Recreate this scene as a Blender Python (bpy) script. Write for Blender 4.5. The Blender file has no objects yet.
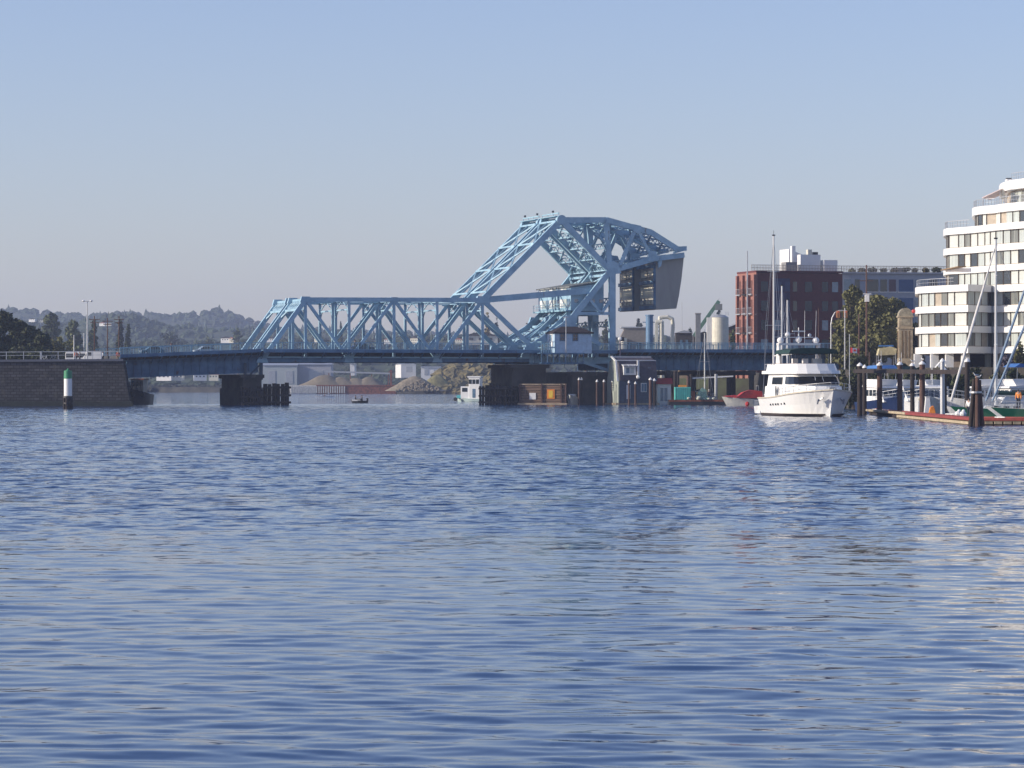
import bpy, math, random
import numpy as np
from mathutils import Vector, Matrix
R = math.radians
random.seed(7)
scene = bpy.context.scene
C = scene.collection

# ------------------------------------------------------------------ camera, sky, sun, exposure
EYE = 3.17
cam_d = bpy.data.cameras.new('camera'); cam = bpy.data.objects.new('camera', cam_d); C.objects.link(cam)
cam.location = (0, 0, EYE); cam.rotation_euler = (R(90), 0, 0)
cam_d.sensor_width = 36; cam_d.lens = 3200 / 1024 * 36
cam_d.shift_y = 2 / 1024
cam_d.clip_start = 0.5; cam_d.clip_end = 40000
scene.camera = cam

SUN_B, SUN_E = -101.0, 20.0
world = bpy.data.worlds.new('World'); scene.world = world; world.use_nodes = True
nt = world.node_tree; bg = nt.nodes['Background']
sky = nt.nodes.new('ShaderNodeTexSky'); sky.sky_type = 'NISHITA'; sky.sun_disc = False
sky.sun_elevation = R(SUN_E); sky.sun_rotation = R(SUN_B)
sky.air_density = 1.0; sky.dust_density = 0.6; sky.ozone_density = 2.0; sky.altitude = 0
tint = nt.nodes.new('ShaderNodeMix'); tint.data_type = 'RGBA'; tint.blend_type = 'MULTIPLY'; tint.inputs[0].default_value = 1.0
tint.inputs[7].default_value = (1.03, 0.98, 1.22, 1); nt.links.new(sky.outputs[0], tint.inputs[6])
nt.links.new(tint.outputs[2], bg.inputs[0]); bg.inputs[1].default_value = 0.132
sun_d = bpy.data.lights.new('sun', 'SUN'); sun_d.energy = 5.0; sun_d.angle = R(0.5); sun_d.color = (1.0, 0.90, 0.76)
sun = bpy.data.objects.new('sun', sun_d); C.objects.link(sun)
sdir = Vector((math.sin(R(SUN_B)) * math.cos(R(SUN_E)), math.cos(R(SUN_B)) * math.cos(R(SUN_E)), math.sin(R(SUN_E))))
sun.rotation_euler = (-sdir).to_track_quat('-Z', 'Y').to_euler(); sun.location = (-200, 0, 150)
vs = scene.view_settings
scene.display_settings.display_device = 'sRGB'
vs.view_transform = 'Standard'; vs.look = 'None'; vs.exposure = 0.0; vs.gamma = 1.0; vs.use_curve_mapping = False
scene.cycles.volume_bounces = 1
scene.cycles.max_bounces = 8

# ------------------------------------------------------------------ materials
MATS = {}
def mat(name, col, rough=0.6, metal=0.0, var=0.12, scale=1.5, col2=None, spec=0.5, bump=0.0, trans=0.0, stretch=None, detail=5):
    if name in MATS: return MATS[name]
    m = bpy.data.materials.new(name); m.use_nodes = True; n = m.node_tree.nodes; l = m.node_tree.links
    p = n['Principled BSDF']; p.inputs['Roughness'].default_value = rough; p.inputs['Metallic'].default_value = metal
    p.inputs['Specular IOR Level'].default_value = spec
    if trans: p.inputs['Transmission Weight'].default_value = trans
    tc = n.new('ShaderNodeTexCoord'); no = n.new('ShaderNodeTexNoise'); no.inputs['Scale'].default_value = scale
    no.inputs['Detail'].default_value = detail; no.inputs['Roughness'].default_value = 0.65
    if stretch:
        mp = n.new('ShaderNodeMapping'); mp.inputs['Scale'].default_value = stretch
        l.new(tc.outputs['Object'], mp.inputs[0]); l.new(mp.outputs[0], no.inputs['Vector'])
    else: l.new(tc.outputs['Object'], no.inputs['Vector'])
    cr = n.new('ShaderNodeValToRGB')
    c1 = tuple(max(0, c * (1 - var)) for c in col) + (1,)
    c2 = (tuple(col2) if col2 else tuple(min(1, c * (1 + var)) for c in col)) + (1,)
    cr.color_ramp.elements[0].position = 0.36; cr.color_ramp.elements[1].position = 0.64
    cr.color_ramp.elements[0].color = c1; cr.color_ramp.elements[1].color = c2
    l.new(no.outputs['Fac'], cr.inputs[0]); l.new(cr.outputs[0], p.inputs['Base Color'])
    if bump:
        b = n.new('ShaderNodeBump'); b.inputs['Strength'].default_value = bump; b.inputs['Distance'].default_value = 0.1
        l.new(no.outputs['Fac'], b.inputs['Height']); l.new(b.outputs[0], p.inputs['Normal'])
    MATS[name] = m; return m
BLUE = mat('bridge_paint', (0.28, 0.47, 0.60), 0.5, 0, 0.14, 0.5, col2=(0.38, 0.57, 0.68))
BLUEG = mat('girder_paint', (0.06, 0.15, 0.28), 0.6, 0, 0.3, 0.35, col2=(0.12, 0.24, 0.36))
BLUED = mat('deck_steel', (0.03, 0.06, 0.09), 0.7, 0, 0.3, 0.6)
RAILM = mat('railing_paint', (0.28, 0.47, 0.56), 0.5, 0, 0.1)
CONC = mat('concrete', (0.26, 0.25, 0.235), 0.9, 0, 0.25, 0.25, bump=0.3)
CONCD = mat('shaded_concrete', (0.055, 0.05, 0.045), 0.85, 0, 0.4, 0.3, bump=0.4)  # bridge shade over piers and columns is put into this dark base colour
CWT = mat('counterweight_concrete', (0.33, 0.32, 0.29), 0.85, 0, 0.12, 0.3, stretch=(1, 1, 0.2))
WOODD = mat('creosoted_timber', (0.03, 0.021, 0.018), 0.85, 0, 0.4, 2.0, stretch=(1, 1, 0.2))
WOODB = mat('brown_timber', (0.10, 0.055, 0.042), 0.85, 0, 0.35, 2.0, stretch=(1, 1, 0.25))
WOODL = mat('pale_timber', (0.36, 0.28, 0.19), 0.85, 0, 0.25, 2.0)
WHITE = mat('white_paint', (0.80, 0.79, 0.76), 0.4, 0, 0.03)
GEL = mat('white_gelcoat', (0.82, 0.81, 0.77), 0.25, 0, 0.02)
CREAM = mat('cream_paint', (0.64, 0.61, 0.50), 0.6, 0, 0.08)
GLASS = mat('dark_glass', (0.03, 0.04, 0.05), 0.06, 0, 0.1, spec=0.8)
GLASSB = mat('blue_glass', (0.12, 0.20, 0.28), 0.08, 0, 0.2, spec=0.9)
CURT = mat('curtained_window', (0.46, 0.50, 0.47), 0.35, 0, 0.16, 1.2, stretch=(3, 3, 0.1))
CURTD = mat('shaded_window', (0.20, 0.21, 0.19), 0.2, 0, 0.4, 1.0, stretch=(3, 3, 0.1))
BLACK = mat('black_paint', (0.02, 0.02, 0.022), 0.5)
METAL = mat('galvanised_steel', (0.48, 0.49, 0.50), 0.45, 0.5, 0.08)
ALU = mat('aluminium_mast', (0.66, 0.66, 0.63), 0.4, 0.3, 0.04)
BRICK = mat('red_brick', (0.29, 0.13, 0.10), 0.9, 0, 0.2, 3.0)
BRICKD = mat('shaded_brick', (0.12, 0.03, 0.03), 0.9, 0, 0.2, 3.0)  # darker copy of the brick, with the front wall's shade painted in
GREYB = mat('bluegrey_render', (0.38, 0.39, 0.42), 0.8, 0, 0.06)
ROOFD = mat('dark_roof', (0.05, 0.045, 0.045), 0.85, 0, 0.3, 2.0)
RUST = mat('rusty_steel', (0.22, 0.07, 0.035), 0.8, 0, 0.5, 1.5)
REDP = mat('red_paint', (0.50, 0.035, 0.03), 0.5, 0, 0.15)
GREENP = mat('green_paint', (0.02, 0.22, 0.10), 0.45, 0, 0.1)
GREENH = mat('dark_green_hull', (0.01, 0.10, 0.055), 0.3, 0, 0.1)
NAVY = mat('navy_hull', (0.015, 0.03, 0.09), 0.3, 0, 0.1)
TEAL = mat('teal_paint', (0.10, 0.48, 0.42), 0.6, 0, 0.1)
BCANV = mat('blue_canvas', (0.05, 0.16, 0.42), 0.8, 0, 0.15)
GCANV = mat('green_canvas', (0.006, 0.035, 0.03), 0.8, 0, 0.15)
SAND = mat('sand_heap', (0.20, 0.165, 0.115), 0.95, 0, 0.15, 0.4)
ORANGE = mat('orange_paint', (0.75, 0.24, 0.03), 0.5)
YELLOW = mat('yellow_paint', (0.75, 0.50, 0.05), 0.5)
ASPH = mat('asphalt', (0.055, 0.055, 0.055), 0.9, 0, 0.2)
EARTH = mat('bank_earth', (0.11, 0.095, 0.06), 0.95, 0, 0.45, 0.12, col2=(0.10, 0.12, 0.05), bump=0.5)
GRASS = mat('hillside_ground', (0.045, 0.06, 0.03), 0.95, 0, 0.4, 0.02)
LEAF = mat('dark_leaves', (0.035, 0.050, 0.018), 0.8, 0, 0.55, 0.5, col2=(0.07, 0.085, 0.03))
LEAFO = mat('olive_leaves', (0.085, 0.095, 0.03), 0.8, 0, 0.4, 0.3, col2=(0.20, 0.19, 0.06))
LEAFM = mat('mid_leaves', (0.06, 0.085, 0.03), 0.8, 0, 0.4, 0.4, col2=(0.11, 0.13, 0.05))
LEAFF = mat('conifer_leaves', (0.030, 0.05, 0.028), 0.85, 0, 0.4, 0.05, col2=(0.05, 0.075, 0.04))
LEAFP = mat('autumn_leaves', (0.14, 0.12, 0.05), 0.85, 0, 0.4, 0.1, col2=(0.20, 0.16, 0.06))
BARK = mat('bark', (0.09, 0.065, 0.045), 0.9, 0, 0.3)
SKIN = mat('skin', (0.48, 0.30, 0.22), 0.6)
DENIM = mat('dark_cloth', (0.03, 0.035, 0.05), 0.9)
HAIRM = mat('dark_hair', (0.03, 0.02, 0.015), 0.8)
STONE = mat('beige_stone', (0.36, 0.30, 0.21), 0.9, 0, 0.3, 1.2)
RUBBLE = mat('pale_rubble', (0.24, 0.20, 0.14), 0.95, 0, 0.35, 0.8)

def weathered(m, col, thr, scale, stretch=(1, 1, .35), amount=.8):
    """worn patches of another colour with an outline of their own"""
    n = m.node_tree.nodes; l = m.node_tree.links; p = n['Principled BSDF']; old = p.inputs['Base Color'].links[0].from_socket
    tc = n.new('ShaderNodeTexCoord'); mp = n.new('ShaderNodeMapping'); mp.inputs['Scale'].default_value = stretch; mp.inputs['Location'].default_value = (7, 3, 5)
    no = n.new('ShaderNodeTexNoise'); no.inputs['Scale'].default_value = scale; no.inputs['Detail'].default_value = 6; no.inputs['Roughness'].default_value = .7
    l.new(tc.outputs['Object'], mp.inputs[0]); l.new(mp.outputs[0], no.inputs['Vector'])
    mr = n.new('ShaderNodeMapRange'); mr.inputs[1].default_value = thr; mr.inputs[2].default_value = thr + .07; mr.inputs[4].default_value = amount; l.new(no.outputs['Fac'], mr.inputs[0])
    mx = n.new('ShaderNodeMix'); mx.data_type = 'RGBA'; l.new(mr.outputs[0], mx.inputs[0]); l.new(old, mx.inputs[6]); mx.inputs[7].default_value = (*col, 1); l.new(mx.outputs[2], p.inputs['Base Color'])
weathered(BLUE, (.16, .12, .09), .63, .9); weathered(BLUEG, (.10, .05, .03), .60, .7); weathered(CWT, (.12, .115, .11), .56, .35, (1, 1, .12), .6)
weathered(CONCD, (.10, .09, .075), .60, .5); weathered(BRICKD, (.13, .06, .05), .6, 1.2, (1, 1, .6), .5); weathered(GREYB, (.20, .22, .26), .58, .4, (1, 1, .15), .5)
weathered(CREAM, (.40, .36, .26), .6, .8, (1, 1, .12), .6)
# ------------------------------------------------------------------ mesh helpers
class MB:
    def __init__(s): s.v = []; s.f = []; s.mi = []; s.cm = 0
    def add(s, vs, fs):
        o = len(s.v); s.v += [tuple(p) for p in vs]
        for f in fs: s.f.append([i + o for i in f]); s.mi.append(s.cm)
        return s
    def box(s, x0, x1, y0, y1, z0, z1):
        x0, x1 = min(x0, x1), max(x0, x1); y0, y1 = min(y0, y1), max(y0, y1); z0, z1 = min(z0, z1), max(z0, z1)
        return s.add([(x0,y0,z0),(x1,y0,z0),(x1,y1,z0),(x0,y1,z0),(x0,y0,z1),(x1,y0,z1),(x1,y1,z1),(x0,y1,z1)],
            [(0,3,2,1),(4,5,6,7),(0,1,5,4),(1,2,6,5),(2,3,7,6),(3,0,4,7)])
    def bar(s, a, b, w, h=None, up=(0, 0, 1)):
        h = h or w; a = Vector(a); b = Vector(b); d = (b - a)
        if d.length < 1e-6: return s
        d.normalize(); up = Vector(up)
        if abs(d.dot(up)) > 0.97: up = Vector((1, 0, 0))
        sx = d.cross(up).normalized(); uz = sx.cross(d).normalized()
        vs = []
        for p in (a, b):
            for i, j in ((-1,-1),(1,-1),(1,1),(-1,1)): vs.append(p + sx * (i * w / 2) + uz * (j * h / 2))
        return s.add(vs, [(3,2,1,0),(4,5,6,7),(0,1,5,4),(1,2,6,5),(2,3,7,6),(3,0,4,7)])
    def cyl(s, a, b, r0, r1=None, n=10):
        r1 = r0 if r1 is None else r1; a = Vector(a); b = Vector(b); d = (b - a).normalized()
        up = Vector((0, 0, 1)) if abs(d.z) < 0.95 else Vector((1, 0, 0))
        sx = d.cross(up).normalized(); sy = sx.cross(d)
        vs = []
        for p, r in ((a, r0), (b, r1)):
            for k in range(n):
                t = 2 * math.pi * k / n; vs.append(p + sx * (math.cos(t) * r) + sy * (math.sin(t) * r))
        return s.add(vs, [tuple(range(n)), tuple(reversed(range(n, 2 * n)))] + [(k, n + k, n + (k + 1) % n, (k + 1) % n) for k in range(n)])
    def lathe(s, prof, c=(0, 0, 0), n=14):
        vs = []; fs = []
        for r, z in prof:
            for k in range(n):
                t = 2 * math.pi * k / n; vs.append((c[0] + r * math.cos(t), c[1] + r * math.sin(t), c[2] + z))
        m = len(prof)
        for i in range(m - 1):
            for k in range(n): fs.append((i*n+k, i*n+(k+1)%n, (i+1)*n+(k+1)%n, (i+1)*n+k))
        fs.append(tuple(reversed(range(n)))); fs.append(tuple(range((m-1)*n, m*n)))
        return s.add(vs, fs)
    def prism_y(s, pts, y0, y1):      # pts (x,z)
        n = len(pts); vs = [(x, y0, z) for x, z in pts] + [(x, y1, z) for x, z in pts]
        return s.add(vs, [tuple(range(n)), tuple(reversed(range(n, 2*n)))] + [(k, n+k, n+(k+1)%n, (k+1)%n) for k in range(n)])
    def prism_x(s, pts, x0, x1):      # pts (y,z)
        n = len(pts); vs = [(x0, y, z) for y, z in pts] + [(x1, y, z) for y, z in pts]
        return s.add(vs, [tuple(reversed(range(n))), tuple(range(n, 2*n))] + [(k, (k+1)%n, n+(k+1)%n, n+k) for k in range(n)])
    def prism_z(s, pts, z0, z1):      # pts (x,y) ccw
        n = len(pts); vs = [(x, y, z0) for x, y in pts] + [(x, y, z1) for x, y in pts]
        return s.add(vs, [tuple(reversed(range(n))), tuple(range(n, 2*n))] + [(k, (k+1)%n, n+(k+1)%n, n+k) for k in range(n)])
    def ball(s, c, r, n=8, m=6, sz=1.0):
        prof = [(r * math.sin(math.pi * i / m), -r * sz * math.cos(math.pi * i / m)) for i in range(m + 1)]
        prof[0] = (r * 0.05, prof[0][1]); prof[-1] = (r * 0.05, prof[-1][1])
        return s.lathe(prof, c, n)
    def rough(s, amp, seed=0):
        rnd = random.Random(seed); s.v = [(x + rnd.uniform(-amp, amp), y + rnd.uniform(-amp, amp), z + rnd.uniform(-amp, amp)) for x, y, z in s.v]; return s
    def build(s, name, m, parent=None, label=None, smooth=False, bevel=0):
        me = bpy.data.meshes.new(name); me.from_pydata(s.v, [], s.f)
        for mm in (m if isinstance(m, (list, tuple)) else [m]): me.materials.append(mm)
        if isinstance(m, (list, tuple)): me.polygons.foreach_set('material_index', s.mi)
        import bmesh
        if len(s.f) < 60000:
            bm = bmesh.new(); bm.from_mesh(me); bmesh.ops.recalc_face_normals(bm, faces=bm.faces); bm.to_mesh(me); bm.free()
        if smooth: me.polygons.foreach_set('use_smooth', [True] * len(me.polygons))
        me.update()
        o = bpy.data.objects.new(name, me); C.objects.link(o)
        if parent: o.parent = parent
        if label: o['label'] = label
        if bevel:
            b = o.modifiers.new('bevel', 'BEVEL'); b.width = bevel; b.segments = 2; b.limit_method = 'ANGLE'
        return o
def thing(name, label, cat, loc=(0, 0, 0), rz=0.0, group=None):
    o = bpy.data.objects.new(name, None); C.objects.link(o); o.location = loc; o.rotation_euler = (0, 0, rz); o.empty_display_size = 0.1
    o['label'] = label; o['category'] = cat
    if group: o['group'] = group
    return o
def tag(o, label, cat, group=None, kind=None, loc=None, rz=None):
    o['label'] = label; o['category'] = cat
    if group: o['group'] = group
    if kind: o['kind'] = kind
    if loc: o.location = loc
    if rz is not None: o.rotation_euler = (0, 0, rz)
    return o
def dup(root, loc=None, rz=None, label=None, scale=None):
    r = root.copy(); C.objects.link(r)
    if loc is not None: r.location = loc
    if rz is not None: r.rotation_euler = (0, 0, rz)
    if label: r['label'] = label
    if scale is not None: r.scale = scale
    for ch in list(root.children):
        c = ch.copy(); C.objects.link(c); c.parent = r
        for g in list(ch.children):
            d = g.copy(); C.objects.link(d); d.parent = c
    return r
F = 3200.0
HAZE = 1.3e-4
def X(px, Y): return (px - 512) / F * Y
def Z(py, Y): return EYE + (386 - py) / F * Y
def S(Y): return F / Y

# ------------------------------------------------------------------ water
def water():
    ys = [8.0]
    while ys[-1] < 25: ys.append(ys[-1] + 0.055)
    while ys[-1] < 565: ys.append(ys[-1] + min(0.24, max(0.055, ys[-1] ** 2 / 10144 * 0.62)))
    while ys[-1] < 14000: ys.append(ys[-1] + max(0.055, ys[-1] ** 2 / 10144 * 0.62))
    ys = np.array(ys); nc = 720
    s = np.linspace(-1, 1, nc)
    half = 22 + 0.24 * ys + np.clip(ys - 600, 0, 1e9) * 1.0
    Xg = s[None, :] * half[:, None]; Yg = np.repeat(ys[:, None], nc, 1)
    dy = np.gradient(ys)[:, None]; dx = (half * 2 / nc)[:, None]
    rng = np.random.default_rng(3); Zg = np.zeros_like(Xg)
    # calmer sheet near, breeze further out
    for i in range(110):
        lam = 0.20 * (3.2 / 0.20) ** rng.random()
        th = rng.normal(0, 0.42) + 0.12
        k = 2 * math.pi / lam; ph = rng.random() * 6.28
        kx, ky = k * math.sin(th), k * math.cos(th)
        amp = 0.0108 / k * (0.45 if lam > 1.2 else 0.9)
        fade = np.clip((lam / np.maximum(dy * abs(math.cos(th)), dx * abs(math.sin(th))) - 2.5) / 3, 0, 1)
        w = np.sin(kx * Xg + ky * Yg + ph + 0.5 * np.sin(0.21 * Xg + 0.13 * Yg + i))
        el = rng.uniform(2.0, 9.0); ea = rng.random() * 6.28
        env = 0.5 + 0.5 * np.sin(6.283 / el * (0.5 * math.cos(ea) * Xg + math.sin(ea) * Yg) + rng.random() * 6.28)
        Zg += 1.45 * amp * fade * w * env
    # breeze: steeper short waves from ~60 m out, ragged edge and slicks
    def patch(a, b, s0):
        r2 = np.random.default_rng(s0); q = np.zeros_like(Xg)
        for _ in range(9):
            lx = a * (.5 + r2.random()); ly = b * (.5 + r2.random()); q += np.sin(6.283 * (Xg / lx + r2.choice([-1, 1]) * Yg / ly) + r2.random() * 6.28)
        return q / 3.0
    def ss(x): x = np.clip(x, 0, 1); return x * x * (3 - 2 * x)
    yy = Yg + 14 * patch(120, 60, 5) + 4 * patch(30, 12, 6)
    msk = ss((yy - 52) / 45) * (1 - .6 * ss((yy - 225) / 70)) * (1 - .65 * ss((patch(160, 26, 9) - .35) / .6))
    B2 = np.zeros_like(Xg)
    for i in range(60):
        lam = 0.6 * 2.4 ** rng.random(); th = rng.normal(0, 0.5); k = 6.283 / lam; kx, ky = k * math.sin(th), k * math.cos(th)
        fade = np.clip((lam / np.maximum(dy * abs(math.cos(th)), dx * abs(math.sin(th))) - 1.7) / 1.3, 0, 1)
        B2 += 0.0135 / k * fade * np.sin(kx * Xg + ky * Yg + rng.random() * 6.28)
    Zg += B2 * msk
    nr = len(ys)
    v = np.stack([Xg, Yg, Zg], -1).reshape(-1, 3).astype(np.float32)
    idx = np.arange(nr * nc).reshape(nr, nc)
    q = np.stack([idx[:-1, :-1], idx[:-1, 1:], idx[1:, 1:], idx[1:, :-1]], -1).reshape(-1, 4)
    me = bpy.data.meshes.new('water'); me.vertices.add(len(v)); me.vertices.foreach_set('co', v.ravel())
    me.loops.add(q.size); me.loops.foreach_set('vertex_index', q.ravel().astype(np.int32))
    me.polygons.add(len(q)); me.polygons.foreach_set('loop_start', np.arange(0, q.size, 4, dtype=np.int32))
    me.polygons.foreach_set('loop_total', np.full(len(q), 4, dtype=np.int32))
    me.polygons.foreach_set('use_smooth', np.ones(len(q), dtype=bool))
    me.update(calc_edges=True)
    m = bpy.data.materials.new('harbour_water'); m.use_nodes = True; n = m.node_tree.nodes; l = m.node_tree.links
    p = n['Principled BSDF']; p.inputs['Base Color'].default_value = (0.008, 0.04, 0.12, 1); p.inputs['IOR'].default_value = 1.33
    geo = n.new('ShaderNodeNewGeometry')
    def noise(scale, sc, det=3, dist=0.0):
        mp = n.new('ShaderNodeMapping'); mp.inputs['Scale'].default_value = sc; l.new(geo.outputs['Position'], mp.inputs[0])
        t = n.new('ShaderNodeTexNoise'); t.inputs['Scale'].default_value = scale; t.inputs['Detail'].default_value = det
        t.inputs['Distortion'].default_value = dist; l.new(mp.outputs[0], t.inputs['Vector']); return t.outputs['Fac']
    def math_(op, a, b, c=None):
        t = n.new('ShaderNodeMath'); t.operation = op
        for i, q_ in enumerate((a, b, c)):
            if q_ is None: continue
            if isinstance(q_, (int, float)): t.inputs[i].default_value = q_
            else: l.new(q_, t.inputs[i])
        return t.outputs[0]
    def ramp(fac, a, b):
        t = n.new('ShaderNodeMapRange'); t.inputs[1].default_value = a; t.inputs[2].default_value = b; t.interpolation_type = 'SMOOTHSTEP'; l.new(fac, t.inputs[0]); return t.outputs[0]
    sx = n.new('ShaderNodeSeparateXYZ'); l.new(geo.outputs['Position'], sx.inputs[0]); Yp = sx.outputs[1]
    # breeze patch between ~62 m and ~260 m with ragged edges and calm slicks in it
    w1 = noise(0.010, (0.35, 1, 1), 3); w2 = noise(0.05, (0.22, 1, 1), 3)
    yy = math_('ADD', Yp, math_('MULTIPLY', math_('SUBTRACT', w1, 0.5), 70.0))
    yy = math_('ADD', yy, math_('MULTIPLY', math_('SUBTRACT', w2, 0.5), 22.0))
    near = ramp(yy, 45.0, 95.0); far = math_('SUBTRACT', 1.0, ramp(yy, 245.0, 300.0))
    slick = math_('SUBTRACT', 1.0, math_('MULTIPLY', ramp(noise(0.022, (0.16, 1, 1), 4), 0.56, 0.66), 0.7))
    breeze = math_('MULTIPLY', math_('MULTIPLY', near, far), slick)
    # facet normals: fine wavelets tilt the surface; far off they average out over each pixel as real ripples do
    def vnoise(scale, sc, det=2):
        mp = n.new('ShaderNodeMapping'); mp.inputs['Scale'].default_value = sc; l.new(geo.outputs['Position'], mp.inputs[0])
        t = n.new('ShaderNodeTexNoise'); t.inputs['Scale'].default_value = scale; t.inputs['Detail'].default_value = det; l.new(mp.outputs[0], t.inputs['Vector'])
        v = n.new('ShaderNodeVectorMath'); v.operation = 'SUBTRACT'; v.inputs[1].default_value = (0.5, 0.5, 0.5); l.new(t.outputs['Color'], v.inputs[0]); return v.outputs[0]
    def vmul(a, vec):
        v = n.new('ShaderNodeVectorMath'); v.operation = 'MULTIPLY'; l.new(a, v.inputs[0]); v.inputs[1].default_value = vec; return v.outputs[0]
    def vscale(a, f):
        v = n.new('ShaderNodeVectorMath'); v.operation = 'SCALE'; l.new(a, v.inputs[0]); l.new(f, v.inputs[3]); return v.outputs[0]
    def vadd(a, b):
        v = n.new('ShaderNodeVectorMath'); v.operation = 'ADD'; l.new(a, v.inputs[0]); l.new(b, v.inputs[1]); return v.outputs[0]
    dist = ramp(Yp, 40.0, 140.0)
    amt = math_('ADD', math_('MULTIPLY', breeze, BRZ), math_('ADD', math_('MULTIPLY', dist, 0.5), 0.05))
    fine = vmul(vnoise(4.5, (0.5, 1, 1)), (0.7, 1.0, 0.0))
    mid = vmul(vnoise(1.1, (0.45, 1, 1)), (0.4, 0.8, 0.0))
    nrm = vadd(geo.outputs['Normal'], vscale(vadd(fine, mid), amt))
    vn = n.new('ShaderNodeVectorMath'); vn.operation = 'NORMALIZE'; l.new(nrm, vn.inputs[0]); l.new(vn.outputs[0], p.inputs['Normal'])
    p.inputs['Roughness'].default_value = 0.04
    me.materials.append(m)
    o = bpy.data.objects.new('water', me); C.objects.link(o); o['kind'] = 'structure'
BRZ = 0.5
water()
# ------------------------------------------------------------------ bridge frame
BY = 533.0; BX = X(265, BY); BR = R(17.5)
bx_, by_ = math.cos(BR), math.sin(BR)
def bp(px, py, v=0.0):
    k = (px - 512) / F; oy = BY + v * bx_; ox = BX - v * by_
    u = (k * oy - ox) / (bx_ - k * by_)
    return u, EYE + (386 - py) / F * (oy + u * by_)
def bw(u, v, z=0): return (BX + u * bx_ - v * by_, BY + u * by_ + v * bx_, z)

def beam(mb, a, b, v, w, h):
    mb.bar((a[0], v, a[1]), (b[0], v, b[1]), w, h)
def laced(mb, a, b, w, h, step=1.2, t=0.18):
    """two channels joined by zigzag lacing, a,b 3-D; separation h"""
    a = Vector(a); b = Vector(b); d = (b - a); L = d.length; d.normalize()
    up = Vector((0, 0, 1)) if abs(d.z) < 0.9 else Vector((1, 0, 0))
    s = d.cross(up).normalized(); q = s.cross(d).normalized()
    for k in (-1, 1): mb.bar(a + q * (k * h / 2), b + q * (k * h / 2), w, t)
    n = max(2, int(L / step))
    for i in range(n):
        p0 = a + d * (L * i / n) + q * (h / 2 * (1 if i % 2 else -1)); p1 = a + d * (L * (i + 1) / n) + q * (h / 2 * (-1 if i % 2 else 1))
        mb.bar(p0, p1, 0.12, 0.12)

N = {k: bp(*p) for k, p in dict(L0=(262,360), L1=(349,360), L2=(437,360), L3=(545,360), U1=(305.5,299.5), U2=(394,299.6), U3=(482.5,300),
     A=(561,220), T1=(606,220), T15=(636,227), T2=(651,232.5), T3=(677,249), E=(686,248.5), E2=(684,255), Cc=(610,271), C2=(619,268), B1=(652.5,259),
     S=(592,290.5), K1=(568,323), K2=(529,349), K3=(612,350), K4=(578,313.5), K5=(612,313.5), K6=(589,299), K7=(601,313.5), K8=(612,298), K9=(600,345)).items()}
ZD = N['L0'][1]          # bottom chord level
UR = bp(345, 346.5)[1] # rail top
DECK = bp(400, 350.5)[1]
W = 9.0
def on(a, b, t): return (a[0] + (b[0] - a[0]) * t, a[1] + (b[1] - a[1]) * t)

def side_truss(root, v):
    t = MB()
    beam(t, N['L0'], N['U1'], v, .62, .75); beam(t, N['U1'], N['U3'], v, .62, .72)
    for a, b, w in (('U1','L1',.5),('L1','U2',.5),('U2','L2',.5),('L2','U3',.6),('U3','L3',.75)): beam(t, N[a], N[b], v, .5, w)
    for k in ('U1','L1','U2','L2','U3'):
        u = N[k][0]; t.bar((u, v, ZD), (u, v, N['U1'][1]), .42, .42)
    for k, s in (('U1',1.0),('U2',.8),('U3',1.3),('L1',.9),('L2',.9),('L3',1.3),('L0',1.0)):
        u, z = N[k]; t.prism_y([(u-s,z-s*.45),(u+s,z-s*.45),(u+s*.7,z+s*.5),(u-s*.7,z+s*.5)], v-.34, v+.34)
    t.build('side_truss', BLUE, root)
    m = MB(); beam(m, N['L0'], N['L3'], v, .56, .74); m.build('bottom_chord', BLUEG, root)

def portal(mb, a, b, v0, v1, h, n=5):
    """cross frame between two planes at chord position a..b: struts with X lacing"""
    for p in (a, b): mb.bar((p[0], v0, p[1]), (p[0], v1, p[1]), .35, .35)
    for i in range(n):
        va = v0 + (v1 - v0) * i / n; vb = v0 + (v1 - v0) * (i + 1) / n
        mb.bar((a[0], va, a[1]), (b[0], vb, b[1]), .14, .14); mb.bar((b[0], va, b[1]), (a[0], vb, a[1]), .14, .14)

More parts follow.
